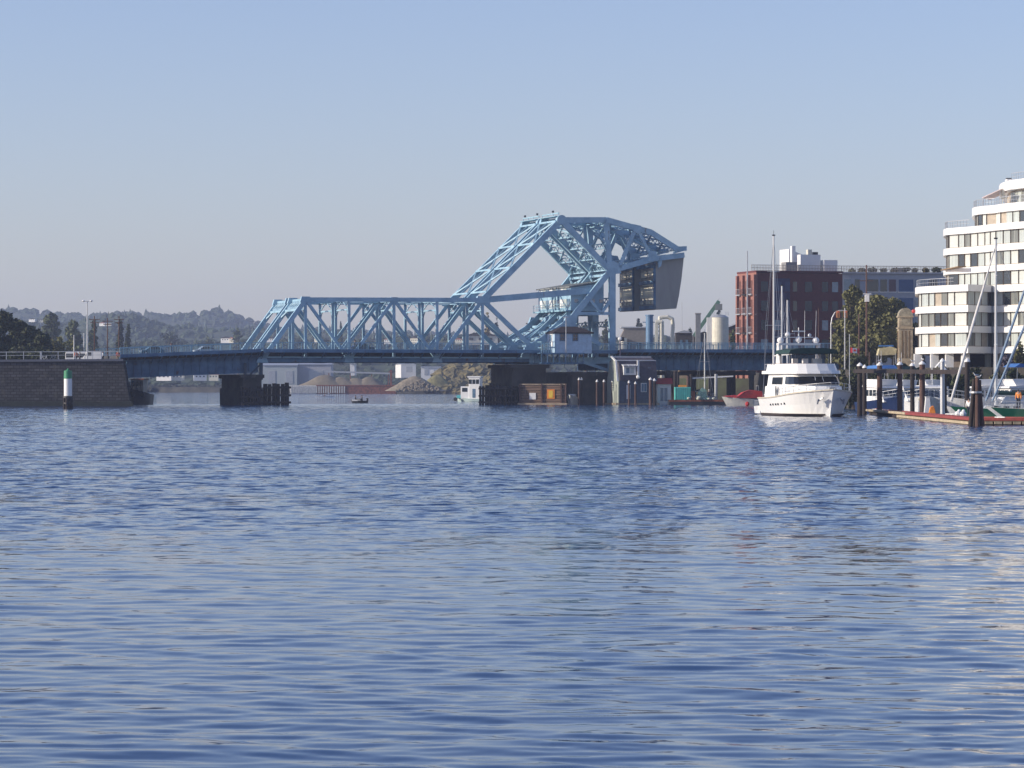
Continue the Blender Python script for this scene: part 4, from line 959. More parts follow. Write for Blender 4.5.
# ------------------------------------------------------------------ boats
def hull_mesh(L, B, zs, zb, bluff=2.2, rake=.12, tw=.85, flare=1.2, nst=18, zd=-.5):
    """lofted hull, bow +x; zs, zb sheer height at stern and bow"""
    mb = MB(); V = []; n = 5
    for i in range(nst + 1):
        t = i / nst; tt = max(0, (t - .35) / .65)
        bd = B/2 * (tw + (1-tw)*min(1, t/.35)) * max(.012, 1 - tt**bluff) 
        bwl = B/2/flare * (tw + (1-tw)*min(1, t/.35)) * max(.01, 1 - tt**(bluff*.62))
        z1 = zs + (zb-zs) * t**2
        xd = -L/2 + L*t; xw = -L/2 + L*(1-rake)*t
        for (y, z, q) in ((.02, zd, 0), (bwl*.75, -.22, 0), (bwl, .05, .05), (bwl+(bd-bwl)*.45, z1*.5, .5), (bd, z1, 1)):
            V.append((xw + (xd-xw)*q, -y, z))
        for (y, z, q) in ((bd, z1, 1), (bwl+(bd-bwl)*.45, z1*.5, .5), (bwl, .05, .05), (bwl*.75, -.22, 0), (.02, zd, 0)):
            V.append((xw + (xd-xw)*q, y, z))
    m = 10; Fc = []
    for i in range(nst):
        for j in range(m-1): Fc.append((i*m+j, (i+1)*m+j, (i+1)*m+j+1, i*m+j+1))
    Fc.append(tuple(range(m))); Fc.append(tuple(reversed(range(nst*m, nst*m+m))))
    mb.add(V, Fc); return mb
def sheer(L, B, zs, zb, t, bluff=2.2, tw=.85):
    tt = max(0, (t-.35)/.65); return (-L/2+L*t, B/2*(tw+(1-tw)*min(1,t/.35))*max(.012,1-tt**bluff), zs+(zb-zs)*t**2)
def pulpit(parent, L, B, zs, zb, t0, t1, h=.75, bluff=2.2, tw=.85, step=.07):
    m = MB(); prev = {}; t = t0
    while t <= t1 + 1e-6:
        x, y, z = sheer(L, B, zs, zb, t, bluff, tw); y *= .96
        for s in (-1, 1):
            p = Vector((x, s*y, z)); q = p + Vector((0,0,h)); m.bar(p, q, .035)
            if s in prev: m.bar(prev[s], q, .04); m.bar(prev[s]-Vector((0,0,h*.5)), q-Vector((0,0,h*.5)), .025)
            prev[s] = q
        t += step
    if t1 > .97: m.bar(prev[-1], prev[1], .04)
    return m.build('guard_rail', METAL, parent)
def sailboat(label, px, Y, rz, L, mastH, hullm, cover=BCANV, furl=None, mast2=0, group='sailing boats in the marina', spreader=.62, deckm=GEL, boom=True, zoff=0, furl_r=.12):
    B = L*.29; t = thing('sailboat', label, 'sailboat', (X(px,Y),Y,zoff), rz, group)
    zs, zb = .95, 1.35
    hull_mesh(L,B,zs,zb,2.0,.14,.7,1.15).build('hull', hullm, t, smooth=False)
    m = MB(); m.bar((-L*.5,0,.12),(L*.36,0,.12),B*.9,.08); m.build('boot_stripe', WHITE if hullm is not GEL else NAVY, t)
    m = MB(); m.prism_y([(-L*.18,zs),(L*.22,zs+.1),(L*.16,zs+.5),(-L*.15,zs+.62)], -B*.26, B*.26); m.build('coachroof', GEL, t)
    for s in (-1,1):
        for k in range(3): MB().box(-L*.12+k*L*.09,-L*.07+k*L*.09,s*B*.26,s*(B*.26+.02),zs+.22,zs+.42).build('window', GLASS, t)
    xm = L*.08
    MB().cyl((xm,0,zs),(xm,0,mastH),.13,.09,8).build('mast', ALU, t)
    m = MB()
    for q in ((spreader,.9),(.35 if spreader > .5 else .8,.7)): m.bar((xm,-q[1],mastH*q[0]),(xm,q[1],mastH*q[0]),.06,.05)
    m.build('spreaders', ALU, t)
    m = MB()
    for s in (-1,1): m.bar((xm,s*B*.46,zs),(xm,s*.9,mastH*spreader),.025); m.bar((xm,s*.9,mastH*spreader),(xm,0,mastH*.99),.025)
    m.bar((-L*.49,0,zs),(xm,0,mastH*.99),.025); m.bar((L*.49,0,zb),(xm,0,mastH*.97),.03); m.build('rigging', METAL, t)
    if boom:
        MB().cyl((xm,0,zs+1.4),(-L*.36,0,zs+1.25),.09,n=6).build('boom', ALU, t); MB().cyl((xm-.1,0,zs+1.6),(-L*.34,0,zs+1.45),.2,.12,8).build('sail_cover', cover, t)
    if furl: 
        a = Vector((L*.49,0,zb+.5)); b = Vector((xm,0,mastH*.97)); MB().cyl(a, a.lerp(b,.5), furl_r*.8, furl_r, 8).cyl(a.lerp(b,.5), a.lerp(b,.97), furl_r, furl_r*.4, 8).build('furled_jib', furl, t)
    pulpit(t,L,B,zs,zb,.05,.99,.6,2.0,.7,.094)
    MB().box(xm-.15,xm+.15,-.15,.15,mastH,mastH+.12).bar((xm,0,mastH),(xm,0,mastH+.6),.03).build('masthead', BLACK, t)
    if mast2: MB().cyl((-L*.36,0,zs),(-L*.36,0,mast2),.10,.07,8).build('mizzen_mast', ALU, t)
    return t
def cruiser(label, px, Y, rz, L, hullm, top=WHITE, canvas=None, group='motor boats in the marina', fb=True, zoff=0):
    B = L*.34; zs, zb = 1.0, 1.6; t = thing('motor_boat', label, 'motor boat', (X(px,Y),Y,zoff), rz, group)
    hull_mesh(L,B,zs,zb,2.4,.12,.9,1.18).build('hull', hullm, t)
    m = MB(); m.prism_y([(-L*.28,zs-.1),(L*.24,zs),(L*.12,zs+1.25),(-L*.28,zs+1.35)], -B*.38, B*.38); m.build('deckhouse', top, t)
    m = MB(); m.prism_y([(-L*.34,zs+1.36),(L*.16,zs+1.26),(L*.15,zs+1.40),(-L*.34,zs+1.50)], -B*.44, B*.44); m.build('roof', top, t)
    for s in (-1,1):
        for k in range(4): x=-L*.24+k*L*.095; MB().box(x,x+L*.075,s*B*.38,s*(B*.38+.03),zs+.55,zs+1.1).build('window', GLASS, t)
    for k in (-1,0,1):
        y=k*B*.24; m = MB(); m.add([(L*.195,y-B*.1,zs+.55),(L*.195,y+B*.1,zs+.55),(L*.145,y+B*.1,zs+1.1),(L*.145,y-B*.1,zs+1.1)],[(0,1,2,3)]); 
        m.v=[(x+.04,yy,z) for x,yy,z in m.v]; m.build('windscreen', GLASS, t)
    if fb:
        m = MB(); m.prism_y([(-L*.25,zs+1.5),(L*.06,zs+1.45),(L*.1,zs+2.0),(-L*.25,zs+2.05)], -B*.34, B*.34); m.build('flybridge', top, t)
    if canvas:
        m = MB(); m.prism_y([(-L*.26,zs+3.0),(-L*.2,zs+3.25),(L*.02,zs+3.3),(L*.08,zs+3.0)], -B*.36, B*.36); m.build('canopy', canvas, t)
        m = MB()
        for x in (-L*.24,L*.05):
            for s in (-1,1): m.bar((x,s*B*.33,zs+2),(x,s*B*.34,zs+3.05),.04)
            m.bar((x,-B*.34,zs+2.98),(x,B*.34,zs+2.98),.05)
        m.bar((-L*.24,0,zs+2.98),(L*.05,0,zs+2.98),.05)
        m.build('canopy_frame', METAL, t)
    MB().cyl((-L*.1,0,zs+1.5),(-L*.1,0,zs+4.6),.04,.02,6).build('aerial', WHITE, t)
    pulpit(t,L,B,zs,zb,.5,.99,.65,2.4,.9)
    t.scale = (1, 1, 1.3)
    return t

# the big white yacht
Yy = 333.0; PHI = R(10.5)
yx = X(833, 327) - 8.2*math.sin(PHI); yyy = 328 + 8.2*math.cos(PHI)
yt = thing('motor_yacht', 'large white motor yacht with a dark green flybridge canopy moored left of the pilings', 'yacht', (yx, yyy, 0), math.atan2(-math.cos(PHI), math.sin(PHI)))
L, B = 17.8, 7.0; zs, zb = 1.9, 2.8
hull_mesh(L,B,zs,zb,5.0,.09,.94,1.14,26).build('hull', GEL, yt, smooth=False)
m = hull_mesh(L*1.001,B*1.008,.30,.30,5.0,.0,.94,1.02,26,-.3); 
m.v=[(x*(.913)-L*.043,y/1.115,z) for x,y,z in m.v]; m.build('boot_stripe', mat('antifoul',(.05,.035,.025),.6), yt)
m = MB()
for s in (-1,1):
    pts=[Vector((*sheer(L,B,zs,zb,t,5.0,.94)[:1], s*(sheer(L,B,zs,zb,t,5.0,.94)[1]+.02), sheer(L,B,zs,zb,t,5.0,.94)[2])) for t in np.linspace(0,1,22)]
    for a,b in zip(pts,pts[1:]): m.bar(a,b,.10,.14)
m.build('rubbing_strake', mat('strake',(.5,.45,.35),.5), yt)
for s in (-1,1):
    for k,t0 in enumerate((.30,.36,.42,.47,.53,.59)):
        x,y,z = sheer(L,B,zs,zb,t0,5.0,.94); y2 = y*.955 if t0<.5 else y*.93
        MB().box(x-.16,x+.16,s*(y2-.12),s*(y2+.05),z*.56,z*.56+.2).build('porthole', GLASS, yt)
m = MB(); m.prism_y([(-L/2-1.3,.25),(-L/2,.25),(-L/2,.5),(-L/2-1.3,.5)], -B*.44, B*.44); m.build('swim_platform', WHITE, yt)
# main deckhouse: raised sides then cabin
m = MB()
def taper(mb, x0,x1,b0,b1,z0,z1,dx0=0,dx1=0,tb=.9,nose=0):
    """superstructure block: aft x0, fore x1, half beams; top shifted by dx and narrowed by tb; rounded nose"""
    def ring(xa,xb,ha,hb,z):
        pts=[(xa,-ha,z),( (xa+xb)/2,-(ha+hb)/2*1.04,z),(xb,-hb,z)]
        for a in (-60,-30,0,30,60): pts.append((xb+nose*math.cos(R(a)), hb*math.sin(R(a))*1.0, z))
        pts += [(xb,hb,z),((xa+xb)/2,(ha+hb)/2*1.04,z),(xa,ha,z)]
        return pts
    lo=ring(x0,x1,b0,b1,z0); hi=ring(x0+dx0,x1+dx1,b0*tb,b1*tb,z1); n=len(lo)
    mb.add(lo+hi,[tuple(reversed(range(n))),tuple(range(n,2*n))]+[(k,(k+1)%n,n+(k+1)%n,n+k) for k in range(n)]); return mb
MB_ = MB
taper(m,-L*.42,L*.24,2.95,2.3,1.8,3.15,0,-.3,.97,2.2); m.build('trunk_cabin', GEL, yt)
m = MB(); taper(m,-L*.40,L*.15,2.75,2.45,3.12,4.45,0,-1.2,.93,1.2); m.build('saloon', GEL, yt)
# windscreen band
m = MB(); taper(m,-L*.02,L*.153,2.66,2.48,3.38,4.15,-.1,-.70,.955,1.22); m.build('windscreen', mat('smoked_glass',(.008,.009,.012),.12,spec=.35), yt)
m = MB()
for y in (-1.25,-.42,.42,1.25): m.bar((L*.153+1.25-abs(y)*.30,y,3.36),(L*.153+.53-abs(y)*.28,y*.95,4.17),.07)
m.build('mullion', WHITE, yt)
for s in (-1,1):
    m = MB(); pts=[(-L*.30,3.35),(-L*.08,3.35),(-L*.09,4.1),(-L*.28,4.1)]
    m.prism_y(pts, s*2.5, s*2.72); m.build('side_window', GLASS, yt)
    m = MB(); c=(-L*.16, s*2.90, 2.62); n_=14
    m.add([(c[0]+.30*math.cos(6.283*k/n_), c[1]+s*.04, c[2]+.62*math.sin(6.283*k/n_)) for k in range(n_)],[tuple(range(n_))]); m.build('oval_window', GLASS, yt)
m = MB(); taper(m,-L*.46,L*.13,3.05,2.65,4.45,4.78,0,-.2,1.0,1.5); m.build('boat_deck', GEL, yt)
m = MB(); taper(m,-L*.40,L*.11,2.85,2.4,4.78,5.5,0,-.6,.95,1.2); m.build('flybridge', GEL, yt)
m = MB(); taper(m,-L*.37,L*.06,2.6,2.1,5.46,5.54,0,0,1,1.0); m.build('flybridge_seats', mat('brown_seat',(.10,.05,.035),.7), yt)
for y,x in ((-1.4,-1.0),(-.5,-.2),(.6,-.3),(1.3,-1.2)): MB().box(x-.25,x+.25,y-.28,y+.28,5.45,6.05).build('seat', WHITE, yt)
m = MB(); m.prism_x([(-2.7,6.55),(2.7,6.55),(2.5,6.95),(1.3,7.15),(-1.3,7.15),(-2.5,6.95)],-L*.24,1.4); m.build('canopy', GCANV, yt)
m = MB()
for x in (-L*.25,-.4):
    for s in (-1,1): m.bar((x,s*2.1,5.4),(x,s*2.1,7.0),.06)
m.build('canopy_frame', METAL, yt)
for s in (-1,1):
    m = MB(); m.prism_y([(-L*.30,5.3),(-L*.20,5.3),(-L*.235,7.6),(-L*.27,7.6)], s*2.05, s*2.3); m.build('arch_leg', GEL, yt)
MB().box(-L*.28,-L*.225,-2.3,2.3,7.5,7.72).build('arch', GEL, yt)
m = MB(); m.cyl((-L*.25,0,7.7),(-L*.25,0,9.4),.09,.05,8); m.bar((-L*.25,-1.6,8.35),(-L*.25,1.6,8.35),.08); m.bar((-L*.25,-.7,9.0),(-L*.25,.7,9.0),.14,.12); m.build('mast', WHITE, yt)
for y,z,rr in ((-2.0,7.72,.36),(-1.2,8.4,.28),(1.9,7.72,.36),(0.0,7.85,.34),(1.2,8.4,.2)): MB().ball((-L*.25,y,z+rr*.8),rr,10,8).build('radome', WHITE, yt)
for y in (-1.9,1.8,.6): MB().cyl((-L*.24,y,7.7),(-L*.24,y*1.05,11.2),.035,.015,6).build('aerial', WHITE, yt)
# dinghy and davit on boat deck aft
m = hull_mesh(3.2,1.5,.5,.7,2,.1,.9,1.1,10,0); m.v=[(y-L*.38,x*.9,z+4.75) for x,y,z in m.v]; m.build('dinghy', WHITE, yt)
m = MB(); m.bar((-L*.42,-1.9,4.7),(-L*.42,-1.9,6.4),.16); m.bar((-L*.42,-1.9,6.4),(-L*.36,-.2,6.6),.14); m.build('davit', WHITE, yt)
m = MB()
for s in (-1,1):
    for k in range(5): x=-L*.46+k*.9; m.bar((x,s*2.68,4.7),(x,s*2.68,5.5),.05)
    m.bar((-L*.46,s*2.68,5.5),(-L*.24,s*2.68,5.5),.05); m.bar((-L*.46,s*2.68,5.1),(-L*.24,s*2.68,5.1),.04)
m.build('deck_rail', METAL, yt)
pulpit(yt,L,B,zs,zb,.45,.99,.75,5.0,.94,.06)
m = MB(); m.box(L*.40,L*.47,-.3,.3,zb-.1,zb+.25); m.build('windlass', METAL, yt)
for s in (-1,1):
    m = MB(); x,y,z = sheer(L,B,zs,zb,.93,5.0,.94); m.bar((x,s*(y*.8+.05),z*.62),(x+.5,s*(y*.6),z*.62+.3),.16); m.bar((x-.1,s*(y*.9),z*.5),(x+.2,s*(y*.9),z*.68),.14); m.build('anchor', METAL, yt)
for k,t0 in enumerate((.25,.5)):
    x,y,z = sheer(L,B,zs,zb,t0,5.0,.94); MB().cyl((x,y+.2,z-.9),(x,y+.2,z-.1),.2,n=10).build('boat_fender', WHITE, yt)
# sailing boats behind the yacht
sailboat('white sloop with the tallest bare mast, moored just behind the yacht', 772, 352, R(-80), 9, Z(236,352), GEL, GCANV, None, spreader=.5)
sailboat('smaller sloop with a mast just right of the tallest one, behind the yacht', 780.5, 366, R(-80), 8, Z(286,366), GEL, BCANV, None, spreader=.6)
sailboat('third sloop behind the yacht with the shortest mast', 786, 378, R(-80), 8, Z(300,378), NAVY, BCANV, None, spreader=.7)
sailboat('small sloop with a bare mast berthed left of the red covered boat', 703, 546, R(-70), 9, Z(333,546), GEL, GCANV, None, spreader=.6)

# red covered boat
t = thing('covered_boat', 'white launch under a bright red cover with a red ball fender', 'boat', (X(744,505),505,0), R(188))
Lr=7.2; hull_mesh(Lr,2.4,1.1,1.5,2.2,.12,.9,1.15,14).build('hull', mat('grey_white_hull',(.62,.60,.52),.5), t)
m = MB(); m.prism_y([(-Lr*.42,1.15),(Lr*.2,1.3),(Lr*.05,2.2),(-Lr*.1,2.5),(-Lr*.36,2.3)], -1.1, 1.1); m.prism_y([(Lr*.2,1.28),(Lr*.44,1.5),(Lr*.2,1.75)], -.7,.7); m.rough(.10,3).build('cover', REDP, t)
MB().ball((-.2,1.6,.35),.36).build('ball_fender', REDP, t)
m = MB(); m.bar((-Lr*.3,.9,1.2),(-Lr*.3,.9,3.2),.06); m.bar((-Lr*.3,-.9,1.2),(-Lr*.3,-.9,3.2),.06); m.bar((-Lr*.3,-.9,3.2),(-Lr*.3,.9,3.2),.06); m.build('frame', METAL, t)

# black work barge with teal container
Yw = 541
t = thing('work_barge', 'low black work barge carrying a teal box, moored right of the floating house', 'barge', (X(697,Yw),Yw,0))
hw=(725-668)/F*Yw/2; m=MB(); m.prism_y([(-hw,.1),(-hw+.4,-1),(hw-.4,-1),(hw,.1),(hw,Z(399.8,Yw)),(-hw,Z(399.8,Yw))],-3,3); m.build('hull', BLACK, t)
MB().box(-hw-.05,hw+.05,-3.05,-3.0,Z(399.2,Yw)-.4,Z(399.8,Yw)).build('rubbing_strake', RUST, t)
zc=Z(399.8,Yw)
t = thing('site_container', 'teal painted metal box standing on the black work barge', 'container', (X(684,Yw),Yw,zc))
MB().box(-1.6,1.1,-1.2,1.2,0,2.15).build('body', TEAL, t, bevel=.04); MB().box(1.1,1.8,-.9,.9,0,1.5).build('rusty_end', RUST, t)
m=MB()
for k in range(7): m.box(-1.5+k*.38,-1.42+k*.38,-1.25,-1.2,.1,2.05)
m.build('rib', TEAL, t); MB().box(-.9,.4,-.5,.5,2.15,2.5).build('top_load', ORANGE, t)
for i,(px,pt,lb) in enumerate([(675,371,'tall black pile at the left end of the work barge'),(677.8,372,'tall black pile beside the leftmost one on the work barge'),(688,376,'reddish dark pile behind the teal box'),(691,374,'dark pile rising behind the rusty end of the teal box'),(716,374,'grey post near the right end of the work barge')]):
    tag(MB().cyl((0,0,-2),(0,0,Z(pt,543)),.3,.26,10).build('pile', [WOODD,WOODD,WOODB,WOODD,METAL][i]), lb, 'pile', 'piles around the work barge', loc=(X(px,543),543,0))
t=thing('fishing_net_heap','heap of pale nets and floats on the work barge right of the teal box','net heap',(X(702,Yw),Yw,zc))
m=MB(); rg=random.Random(8)
for i in range(26): m.ball((rg.uniform(-2.4,2.2),rg.uniform(-1.5,1),rg.uniform(.1,.5)),rg.uniform(.18,.42),7,5,.7)
m.build('floats', mat('pale_net',(.55,.55,.45),.8,0,.3,3), t); MB().prism_y([(-1,0),(1,0),(.6,1.6),(0,2.1),(-.6,1.4)],-.6,.6).rough(.12,4).build('net', mat('green_net',(.25,.42,.33),.9,0,.4,3), t)
person('person in a white cap and dark jacket standing at the back of the work barge', (X(709,Yw+1),Yw+1,zc), R(170), DENIM, DENIM, 'stand', 1.75, hat=WHITE)
tag(MB().prism_y([(-3.6,0),(3.6,.35),(3.6,.6),(-3.6,.25)],-.5,.5).build('gangway', WHITE), 'long white gangway rail over the work barge in front of the girders', 'gangway', loc=(X(712,548),548,Z(379,548)))
slab('ground', [(X(640,600),603),(X(760,600),598),(X(900,560),560),(X(900,700),705),(X(640,700),765)], -2, 4.6, EARTH, 5)
for i,(px,w,pt,lb,mm) in enumerate([(664,14,384,'small white kiosk with glass doors beside the floating house',WHITE),(735,16,371,'cream shed under the girders behind the red covered boat',CREAM),(756,12,368,'brick hut under the end of the girders',BRICK),(688,18,370,'brown roofed shed under the girders behind the work barge',WOODL),(712,14,372,'low pale shed under the girders right of the sloop mast',CREAM)]):
    Yq=545 if i==0 else 612+i*3
    z0=.3 if i==0 else 4.6
    t=thing('kiosk' if i==0 else 'shed', lb, 'kiosk' if i==0 else 'shed', (X(px,Yq),Yq,z0)); wv=w/F*Yq/2; hv=Z(pt,Yq)-z0
    MB().box(-wv,wv,0,4,-1.0,hv).build('wall', mm, t); MB().prism_x([(-.4,hv),(4.4,hv),(2,hv+1)],-wv-.3,wv+.3).build('roof', REDP if i==0 else ROOFD, t)
    for k in (-.5,.05): MB().box(wv*k,wv*(k+.42),-.04,0,.3 if i==0 else 1.0,hv*.8).build('window', GLASSB, t)
for i,(px,pt,w) in enumerate([(652,374,14),(670,372,16),(700,371,18),(725,373,14),(748,372,12)]):
    bush(['scrubby bush on the bank behind the floating house roof','scrubby brown bush behind the white kiosk','olive bush on the bank behind the work barge','small bush on the bank left of the cream shed','bush on the bank by the brick hut'][i], px, 606, 4.2, pt, w, [LEAFP,LEAFO][i%2], 80+i, 600, .3, 'bushes on the bank under the girders')

# floating house
Yf=543; t=thing('floating_house','green gabled floating house with a dark mansard roof and a dormer, under the tower','floating house',(X(638,Yf),Yf,0),R(14))
def fx(px): return (px-638)/F*Yf
zw=Z(380,Yf); zr=Z(357.5,Yf); x0,x1=fx(619),fx(656)
GRW=mat('pale_green_boards',(.32,.35,.30),.7,0,.1,2); DSH=mat('dark_shingle',(.075,.065,.085),.9,0,.25,2.0)
MB().box(x0,x1,0,7,.25,zw).build('wall', mat('dark_boards',(.07,.09,.13),.8,0,.2,2), t)
MB().box(x0-.5,x1+.5,-.8,7.5,-.6,.28).build('float', WOODL, t)
m=MB(); m.add([(x0-.06,-.1,.28),(x0-.06,7.1,.28),(x0-.06,7.1,zw-.2),(x0-.06,5.4,zr-.9),(x0-.06,3.5,zr),(x0-.06,1.6,zr-.9),(x0-.06,-.1,zw-.2)],[(0,1,2,3,4,5,6)]); m.v+= [(x-.2,y,z) for x,y,z in m.v]; m.f=[(0,1,2,3,4,5,6),(13,12,11,10,9,8,7)]+[(k,(k+1)%7,7+(k+1)%7,7+k) for k in range(7)]; m.mi=[0]*len(m.f); m.build('gable_wall', GRW, t)
m=MB(); m.prism_x([(-.4,zw-.1),(7.4,zw-.1),(6.3,zr-.6),(3.5,zr+.05),(.7,zr-.6)],x0,x1+.3); m.build('roof', DSH, t)
m=MB(); m.bar((x0-.5,-.5,zw-.2),(x0-.5,.6,zr-.6),.3,.2); m.bar((x0-.5,.6,zr-.6),(x0-.5,3.5,zr+.2),.3,.2); m.bar((x0-.3,3.5,zr+.12),(x1+.3,3.5,zr+.12),.2,.2); m.bar((x0-.3,.68,zr-.5),(x1+.3,.68,zr-.5),.15,.15); m.build('bargeboard', WHITE, t)
d0,d1=fx(622.5),fx(635); zd0,zd1=Z(375,Yf),Z(366,Yf)
d=MB().box(d0,d1,-.5,2,zd0,zd1).build('dormer', WHITE, t); MB().box(d0+.4,(d0+d1)/2-.1,-.56,-.5,zd0+.3,zd1-.3).build('pane', GLASSB, d); MB().box((d0+d1)/2+.1,d1-.4,-.56,-.5,zd0+.3,zd1-.3).build('pane', CURT, d)
MB().prism_x([(-.9,zd1-.1),(2,zd1+.5),(2,zd1+.62),(-.9,zd1+.05)],d0-.2,d1+.2).build('dormer_roof', mat('striped_awning',(.5,.5,.5),.8,0,.9,4.0,stretch=(3,.1,.1)), t)
f=MB().box(fx(641),fx(647),-.05,0,Z(392,Yf),Z(383,Yf)).build('window', WHITE, t); MB().box(fx(641.6),fx(643.8),-.1,-.05,Z(391.5,Yf),Z(383.6,Yf)).build('pane', GLASSB, f); MB().box(fx(644.4),fx(646.6),-.1,-.05,Z(391.5,Yf),Z(383.6,Yf)).build('pane', GLASSB, f)
f=MB().box(fx(626),fx(630),-.05,0,Z(399,Yf),Z(385,Yf)).build('door', WHITE, t)
MB().box(fx(636),fx(638),-.8,-.5,Z(377,Yf),Z(360,Yf)).ball((fx(637),-.65,Z(377,Yf)),.35).build('drain_pipe', WHITE, t)
f=MB().box(fx(647),fx(651),-.02,.05,Z(372,Yf),Z(368,Yf)); MB().box(fx(649),fx(652),.3,.5,Z(371,Yf),Z(367.5,Yf)).build('skylight', GLASSB, t)
# mooring piles with white caps
gp='mooring piles with white caps'
pl=[(579,380,543,'pair, left'),(581.5,380,545,'x'),(597,382,541,''),(604,382,543,''),(612.5,382,546,''),(629,383,537,''),(635.5,384,541,''),(650.5,380,536,''),(654.5,381,536,'')]
ll=['left mooring pile of the close pair nearest the timber wall','right mooring pile of the close pair nearest the timber wall','left pile of the two standing before the shadowed pier','right pile of the two standing before the shadowed pier','single pile just left of the floating house gable','slim pile in front of the floating house door','slim pile in front of the floating house window','thick pale pile at the right corner of the floating house','dark pile right of the thick pale one by the floating house']
for i,(px,pt,Y,_) in enumerate(pl):
    t=thing('mooring_pile', ll[i],'pile',(X(px,Y),Y,0),0,gp); r=.3 if i in (7,8) else .2; h=Z(pt,Y)
    MB().cyl((0,0,-2),(0,0,h),r,r*.85,10).build('shaft', [WOODB,WOODD][i in (1,8)], t); MB().lathe([(r*1.05,0),(r*1.05,.15),(.03,.45)],(0,0,h),10).build('cap', WHITE, t)
# floating timber wall with hatches
Yt=541; t=thing('timber_fender_wall','floating brown board wall with one white and one orange panel','timber wall',(X(543,Yt),Yt,0),R(-9)); hw=(566-520)/F*Yt/2; zt=Z(384.5,Yt)
m=MB()
for k in range(7): m.box(-hw,hw,-.08-.03*(k%2),.2,.15+k*(zt-.2)/7,.15+(k+1)*(zt-.2)/7-.06)
m.build('boards', mat('sunlit_boards',(.17,.11,.075),.85,0,.3,1.5,stretch=(.2,1,2)), t); MB().box(-hw-.1,hw+.1,-.2,.4,zt-.05,zt+.12).build('cap', WOODL, t); MB().box(-hw-.3,hw+.3,-1,1,-.4,.28).build('float', WOODL, t)
MB().box(-hw*.45-.55,-hw*.45+.55,-.2,-.12,.9,2.0).build('white_panel', WHITE, t)
f=MB().box(hw*.35-.65,hw*.35+.65,-.2,-.12,1.0,2.6).build('orange_panel', ORANGE, t); MB().box(hw*.35-.35,hw*.35+.35,-.24,-.2,1.2,2.4).build('inset', YELLOW, f)
for x in (-hw,-.2,hw*.8,hw): MB().box(x-.12,x+.12,-.35,-.15,-.5,zt+.1).build('post', WOODB, t)
# white skiff left of the piles
t=thing('skiff','small white boat bow on between the board wall and the mooring piles','boat',(X(572,545),545,0),R(-100)); hull_mesh(4.5,1.9,1.2,1.7,2,.1,.8,1.2,12).build('hull', mat('greyish_white',(.55,.56,.52),.5), t); MB().box(-1,.6,-.6,.6,1.1,1.8).build('cuddy', WHITE, t)
# white workboat by the hinge pier
Yv=650; t=thing('workboat','white workboat with a tall wheelhouse and turquoise deck beside the hinge pier','boat',(X(469,Yv),Yv,0),R(165)); 
hull_mesh(5.6,2.4,.55,.95,2.2,.1,.9,1.1,14).build('hull', mat('pale_green_hull',(.55,.66,.60),.5), t)
MB().box(-2.6,-.2,-1.0,1.0,.5,4.9).build('wheelhouse', GEL, t, bevel=.1)
MB().box(-2.75,0,-1.15,1.15,4.9,5.15).build('roof', WHITE, t)
for k in range(3): MB().box(-2.35+k*.75,-1.75+k*.75,1.0,1.04,3.6,4.5).build('window', GLASS, t)
MB().box(-.2,1.5,-.9,.9,.6,3.1).build('deckhouse', WHITE, t)
MB().box(.1,1.2,.9,.94,2.0,2.8).build('window', GLASS, t); MB().box(-1.6,-1.0,1.0,1.05,.8,2.6).build('door', GLASSB, t)
MB().box(1.5,2.4,-.8,.8,.7,1.3).build('deck_gear', mat('turquoise',(.08,.42,.45),.6), t); MB().cyl((2.5,1.0,.5),(2.5,1.3,.5),.4,n=12).build('tyre_fender', BLACK, t)
# skiff with two people, kayak
Yr=600; t=thing('rowing_boat','small dark open boat with two people out on the open water','boat',(X(359,Yr),Yr,0),R(176)); hull_mesh(3.1,1.3,.42,.6,2,.1,.85,1.15,12).build('hull', BLACK, t); MB().box(-.2,1.3,-.55,.55,.35,.62).build('foredeck', WHITE, t) ; MB().cyl((-1.55,0,-.2),(-1.6,0,.9),.14,.18,8).build('outboard_motor', BLACK, t)
MB().box(-1.2,-.3,-.5,.5,.3,.42).build('thwart', WOODB, t)
person('person in dark clothes seated at the stern of the small open boat', (X(362,Yr),Yr-.1,.36), R(95), BLACK, BLACK, 'sit', 1.8)
person('person in a dark hood seated at the left end of the small open boat', (X(355.5,Yr),Yr,.36), R(-85), DENIM, BLACK, 'sit', 1.8)
Yk2=905; t=thing('kayak','long low white kayak on the far water left of the open boat','kayak',(X(324.5,Yk2),Yk2,0),R(184)); m=hull_mesh(5.6,.75,.28,.3,1.6,.05,.1,1.2,16,-.1); m.build('hull', WHITE, t)
person('person in a red brown top paddling the white kayak', (X(325,Yk2),Yk2,.05), R(94), RUST, DENIM, 'sit', 1.75)
tag(MB().bar((-1.1,0,-.25),(1.1,0,.3),.05).box(-1.3,-1.0,-.02,.02,-.4,-.15).box(1.0,1.3,-.02,.02,.2,.45).build('paddle', WHITE), 'thin paddle held by the kayaker', 'paddle', loc=(X(325,Yk2),Yk2-.45,.75), rz=R(10))
